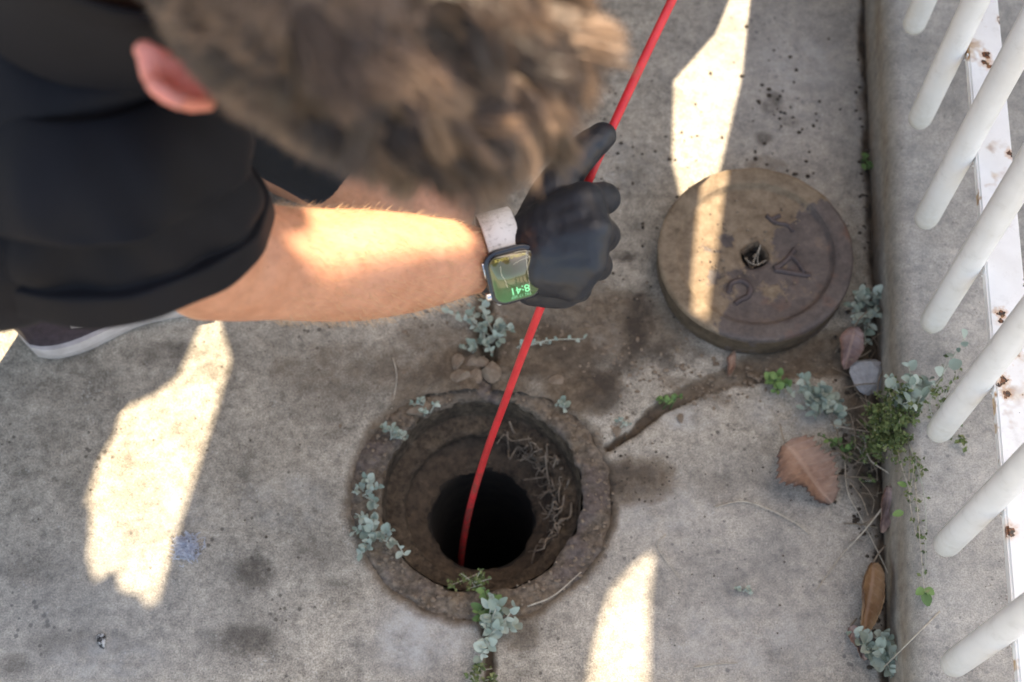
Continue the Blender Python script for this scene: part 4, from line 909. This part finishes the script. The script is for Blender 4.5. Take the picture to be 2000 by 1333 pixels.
put_leaf(bpy.data.objects['fine_weed.001'], G(1765, 1000, .093), Vector((-.9, -.3, .1)), Vector((0, 0, 1)), .012, GLf[1]); put_leaf(bpy.data.objects['fine_weed.001'], G(1772, 950, .095), Vector((-.9, .3, .1)), Vector((0, 0, 1)), .010, GLf[1])

# ---------------------------------------------------------------- dead leaves
def dead_leaf(p0, p1, z0, z1, wd, curl, mat, label, name='dead_leaf', serr=.06, fold=.3, twist=0, stalk=.02, rag=.10):
    a = G(*p0, z0); c_ = G(*p1, z1); d = c_-a; L = d.length; d.normalize(); up = Vector((0, 0, 1)); y = up.cross(d).normalized(); zz = d.cross(y)
    e = empty(name, a, label, 'dead leaf', 'dead leaves on the ground'); nL, nW = 40, 14; v = []; vein = []; rim = []
    for i in range(nL+1):
        t = i/nL; hw = wd*.5*(math.sin(math.pi*(t*.97+.015)**.8)**.8)
        hw *= 1+serr*(1 if i % 3 == 0 else -.4)*(.5+.9*abs(math.sin(i*1.7)))
        for j in range(nW+1):
            s_ = 2*j/nW-1; x = L*t; irr = 1+rag*math.sin(5.3*t+(2.1 if s_ > 0 else .4))+.6*rag*math.sin(13*t+(1. if s_ > 0 else 3.)); yy = s_*hw*irr*(math.cos(curl*abs(s_)) if curl else 1); h = fold*abs(s_)*hw+curl*.5*hw*s_*s_+.004*math.sin(7*t+s_*2)+.05*L*math.sin(3.1*t)+twist*s_*hw*(t-.3)
            h += .0012*math.sin((t-abs(s_)*.12)*40)*abs(s_)
            v.append(a+d*x+y*yy+zz*(h+.002)-a)
            vein.append(max(math.exp(-(abs(s_)*hw/.0006)**2), .6*math.exp(-((((t-abs(s_)*.13)*9) % 1-.5)/.07)**2)*(abs(s_) < .9)*(t < .92)))
            rim.append(min(1, max(0, abs(s_)-.45)/.55*(1.2 if s_ < 0 else .35)+max(0, t-.78)*2.6))
    f = [(i*(nW+1)+j, (i+1)*(nW+1)+j, (i+1)*(nW+1)+j+1, i*(nW+1)+j+1) for i in range(nL) for j in range(nW)]
    m = mesh('blade', v, f); attr(m, 'vein', vein); attr(m, 'rim', rim)
    m = evald(m, [('SOLIDIFY', dict(thickness=.0005, offset=0))]); link('blade', m, mat, e, smooth=True)
    b = MB(); b.tube(spline([(0, 0, .003), tuple(-d*stalk*.5+y*.004+Vector((0, 0, .003))), tuple(-d*stalk+y*.010)], 5), [.0009]*10+[.0007], 6); link('stalk', b.mesh('stalk'), M['root'], e, smooth=True)
    return e
dead_leaf((1532, 868), (1622, 985), .016, .004, .062, .35, M['leaf_pink'], 'pinkish brown dead leaf with toothed edge lying beside the gutter weeds', serr=.13, fold=.34, rag=.20)
dead_leaf((1705, 1100), (1685, 1245), .02, .006, .040, 1.0, M['leaf_tan'], 'curled tan dead leaf standing against the kerb near the bottom', serr=.02, fold=.75)
dead_leaf((1668, 640), (1650, 722), .02, .006, .034, .7, M['leaf_mauve'], 'crumpled mauve dead leaf between the cover and the kerb', serr=.03, fold=.5, twist=.8)
dead_leaf((1430, 690), (1424, 738), .004, .003, .012, .5, M['leaf_pink'], 'small pale dead leaf scrap in the joint under the cover', serr=.02, fold=.2, stalk=.004)
dead_leaf((1735, 950), (1722, 1040), .03, .01, .02, .8, M['leaf_mauve'], 'narrow dark dead leaf wedged at the kerb foot under the weeds', serr=.02, fold=.6, stalk=.006)
dead_leaf((1660, 1225), (1690, 1290), .006, .003, .02, .6, M['leaf_mauve'], 'small dark curled leaf under the corner plant', serr=.02, fold=.5, stalk=.005)

# ---------------------------------------------------------------- stones, clods, twigs and litter
def rock_mesh(seed, r=1., flat=.7, amp=.5):
    bm_ = bmesh.new(); bmesh.ops.create_icosphere(bm_, subdivisions=2, radius=1); m = bm_mesh('rock', bm_); p = coords(m); q = p.copy()
    k = fbm(q+seed*3.1, 1.3, 3, seed); p = p*(1+amp*2*k)[:, None]; 
    rg = np.random.default_rng(seed)
    for _ in range(9):                                              # broken faces
        d = rg.normal(size=3); d /= np.linalg.norm(d); c_ = rg.uniform(.42, .7); t = p@d; p = p-np.maximum(t-c_, 0)[:, None]*d*.92
    p = p*(1+.05*fbm(q, 6, 2, seed))[:, None]; p[:, 2] *= flat; setco(m, p*r); m.polygons.foreach_set('use_smooth', [False]*len(m.polygons)); return m
def rock(name, px, py, sx_, sy_, sz_, mat, label, cat, seed, group=None, rot=0.):
    m = rock_mesh(seed); m.transform(Matrix.Diagonal((sx_, sy_, sz_, 1))); o = link(name, m, mat, label=label, cat=cat, group=group); o.location = G(px, py)+Vector((0, 0, sz_*.6)); o.rotation_euler = (0, 0, rot); return o
rock('stone', 1688, 742, .022, .027, .020, M['stone'], 'pale grey stone lodged at the kerb foot among the leaf litter', 'stone', 9)
clods = [(893, 712, .011, 'leftmost lump in the upper row of dry clods above the drain'), (918, 708, .009, 'small middle lump in the upper row of dry clods above the drain'), (942, 712, .009, 'rightmost lump in the upper row of dry clods above the drain'), (900, 738, .014, 'large pale clod at the left end of the lower row above the drain'), (929, 738, .010, 'narrow clod in the middle of the lower row above the drain'), (957, 732, .014, 'largest pale clod at the right end of the lower row, beside the red rod')]
for k, (x, y, s_, lb) in enumerate(clods): rock('earth_clod', x, y, s_, s_*.9, s_*.75, M['clod'], lb, 'clod', 20+k, 'dry clods above the drain', random.uniform(0, 3))
for k, (x, y, s_, lb) in enumerate([(1125, 593, .009, 'flat tan crumb of earth just below the gloved knuckles'), (1148, 605, .005, 'small tan pebble right of the earth crumb below the glove'), (820, 800, .012, 'lump of earth on the upper left rim of the drain'), (1328, 820, .006, 'tan pebble on the concrete below the broken joint'), (1205, 845, .008, 'chip of broken concrete at the end of the joint beside the drain'), (1085, 745, .010, 'long flake of broken concrete on the soil right of the red rod')]):
    rock('pebble', x, y, s_*1.2, s_*.8, s_*.5, M['clod'], lb, 'pebble', 40+k, 'loose crumbs on the paving', random.uniform(0, 3))
random.seed(11)
b = MB(); fc_ = G(365, 1072)
for k in range(260):
    p0 = fc_+Vector((random.gauss(0, .0055), random.gauss(0, .0055), random.uniform(.0005, .006))); d_ = Vector((random.gauss(0, 1), random.gauss(0, 1), random.gauss(0, .5))).normalized()*random.uniform(.002, .006)
    b.tube(spline([p0-d_, p0+Vector((random.gauss(0, .002), random.gauss(0, .002), .001)), p0+d_], 2), random.uniform(.0002, .0005), 4)
link('fluff', b.mesh('fluff'), M['lint'], label='small bluish tuft of fluff on the concrete beside the large sun patch', cat='fluff')
m = rock_mesh(78, 1, .6, .7); m.transform(Matrix.Diagonal((.0065, .011, .005, 1))); o = link('dropping', m, M['dropping'], label='small black and white bird dropping near the lower left corner', cat='dropping'); o.location = G(200, 1250)+Vector((0, 0, .002)); o.rotation_euler = (0, 0, .3)
def twig(pts, r_, label, mat='twig'):
    q = spline([G(*p) if len(p) == 2 else G(*p) for p in pts], 6); b = MB(); b.tube([v_+Vector((0, 0, r_)) for v_ in q], [r_*(1-.5*i/len(q)) for i in range(len(q))], 6)
    link('twig', b.mesh('twig'), M[mat], smooth=True, label=label, cat='twig', group='dry twigs on the ground')
twig([(1395, 992), (1450, 980, .003), (1500, 995, .004), (1550, 1020, .003), (1580, 1045)], .0011, 'thin dry twig lying alone on the concrete below the dead leaf')
twig([(1745, 965, .03), (1690, 1035, .02), (1640, 1090, .004), (1590, 1160, .001)], .0011, 'long dry twig slanting from the kerb weeds across the concrete')
twig([(1690, 870, .02), (1700, 900, .03), (1735, 925, .05)], .0012, 'short pale twig bent over the gutter litter')
twig([(1650, 900, .01), (1655, 960, .008), (1680, 1010, .004), (1720, 1090, .004), (1738, 1130, .006)], .0009, 'wiry twig hanging down the gutter beside the dead leaf')
twig([(1030, 1185), (1080, 1165, .004), (1135, 1118, .002)], .0010, 'straight dry straw along the lower right rim of the drain')
twig([(1835, 1195, .094), (1780, 1250, .10), (1725, 1305, .03)], .0009, 'thin straw leaning from the kerb top onto the corner plant')
twig([(1355, 1305), (1400, 1298, .003), (1440, 1296)], .0009, 'short faint straw on the concrete right of the lower sun patch')
twig([(1300, 1045), (1285, 1070, .002), (1330, 1135)], .0007, 'hair thin curved straw above the lower sun patch')
twig([(1620, 830, .01), (1660, 838, .012), (1700, 845, .016)], .0010, 'pair of pale stalks under the sprawling silver plant')
twig([(768, 700), (775, 740, .003), (765, 800, .001)], .0008, 'upright straw on the soil left of the dry clods')
# litter of fine debris: uncountable
random.seed(5); b = MB()
def crumbs(px, py, sx_, sy_, n_, lo, hi):
    for k in range(n_):
        g_ = G(random.gauss(px, sx_), random.gauss(py, sy_)); s_ = random.uniform(lo, hi)
        if (g_-RC).length < .137 or g_.x > KX(g_.y)-.004: continue
        b.ball(g_+Vector((0, 0, s_*.3)), (s_*random.uniform(.7, 1.5), s_*random.uniform(.7, 1.3), s_*.6), seg=6, rings=4)
crumbs(1520, 230, 60, 70, 60, .0008, .0028); crumbs(1250, 330, 60, 120, 26, .0010, .0028); crumbs(1250, 560, 60, 60, 30, .0008, .0022); crumbs(1230, 930, 60, 40, 50, .0005, .0015)
crumbs(1360, 270, 30, 40, 12, .0008, .0025); crumbs(600, 900, 400, 250, 60, .0004, .0013); crumbs(1400, 1100, 250, 180, 60, .0004, .0012); crumbs(1690, 850, 30, 120, 160, .0010, .0035); crumbs(1690, 300, 8, 220, 70, .0008, .0025); crumbs(1720, 1100, 14, 180, 70, .0008, .003)
link('grit', b.mesh('grit'), M['grit'], kind='stuff', label='scattered dark grit and crumbs on the concrete', cat='grit')
b = MB(); crumbs(1060, 690, 110, 60, 260, .0008, .0030); crumbs(1400, 740, 120, 26, 140, .0008, .0026); crumbs(870, 760, 60, 30, 90, .0008, .003); crumbs(1150, 820, 40, 40, 60, .0006, .002)
link('soil_crumbs', b.mesh('soil_crumbs'), M['clod'], kind='stuff', label='loose brown soil crumbs round the drain and in the joint', cat='soil')
random.seed(31); b = MB()
for k in range(420):
    a = random.uniform(0, 6.283); r_ = random.gauss(.121, .010); s_ = random.uniform(.0005, .0021)
    if r_ < .106 or r_ > .142: continue
    b.ball((r_*math.cos(a), r_*math.sin(a), .0012), (s_*random.uniform(.7, 1.5), s_*random.uniform(.7, 1.3), s_*.7), seg=6, rings=4)
link('soil_crumbs', b.mesh('rim_crumbs'), M['clod'], drain, kind='stuff')
random.seed(9); b = MB()
for k in range(90):
    c0 = G(random.gauss(1690, 26), random.gauss(860, 110), random.uniform(.002, .02))
    if c0.x > KX(c0.y): continue
    a = random.uniform(0, 6.3); d_ = Vector((math.cos(a), math.sin(a), random.uniform(-.2, .4)))*random.uniform(.006, .02)
    b.tube(spline([c0-d_, c0+Vector((random.gauss(0, .003), random.gauss(0, .003), .003)), c0+d_], 3), random.uniform(.0003, .0008), 4)
link('straw_litter', b.mesh('straw_litter'), M['root'], kind='stuff', label='tangle of dry straw litter in the gutter by the kerb', cat='litter')
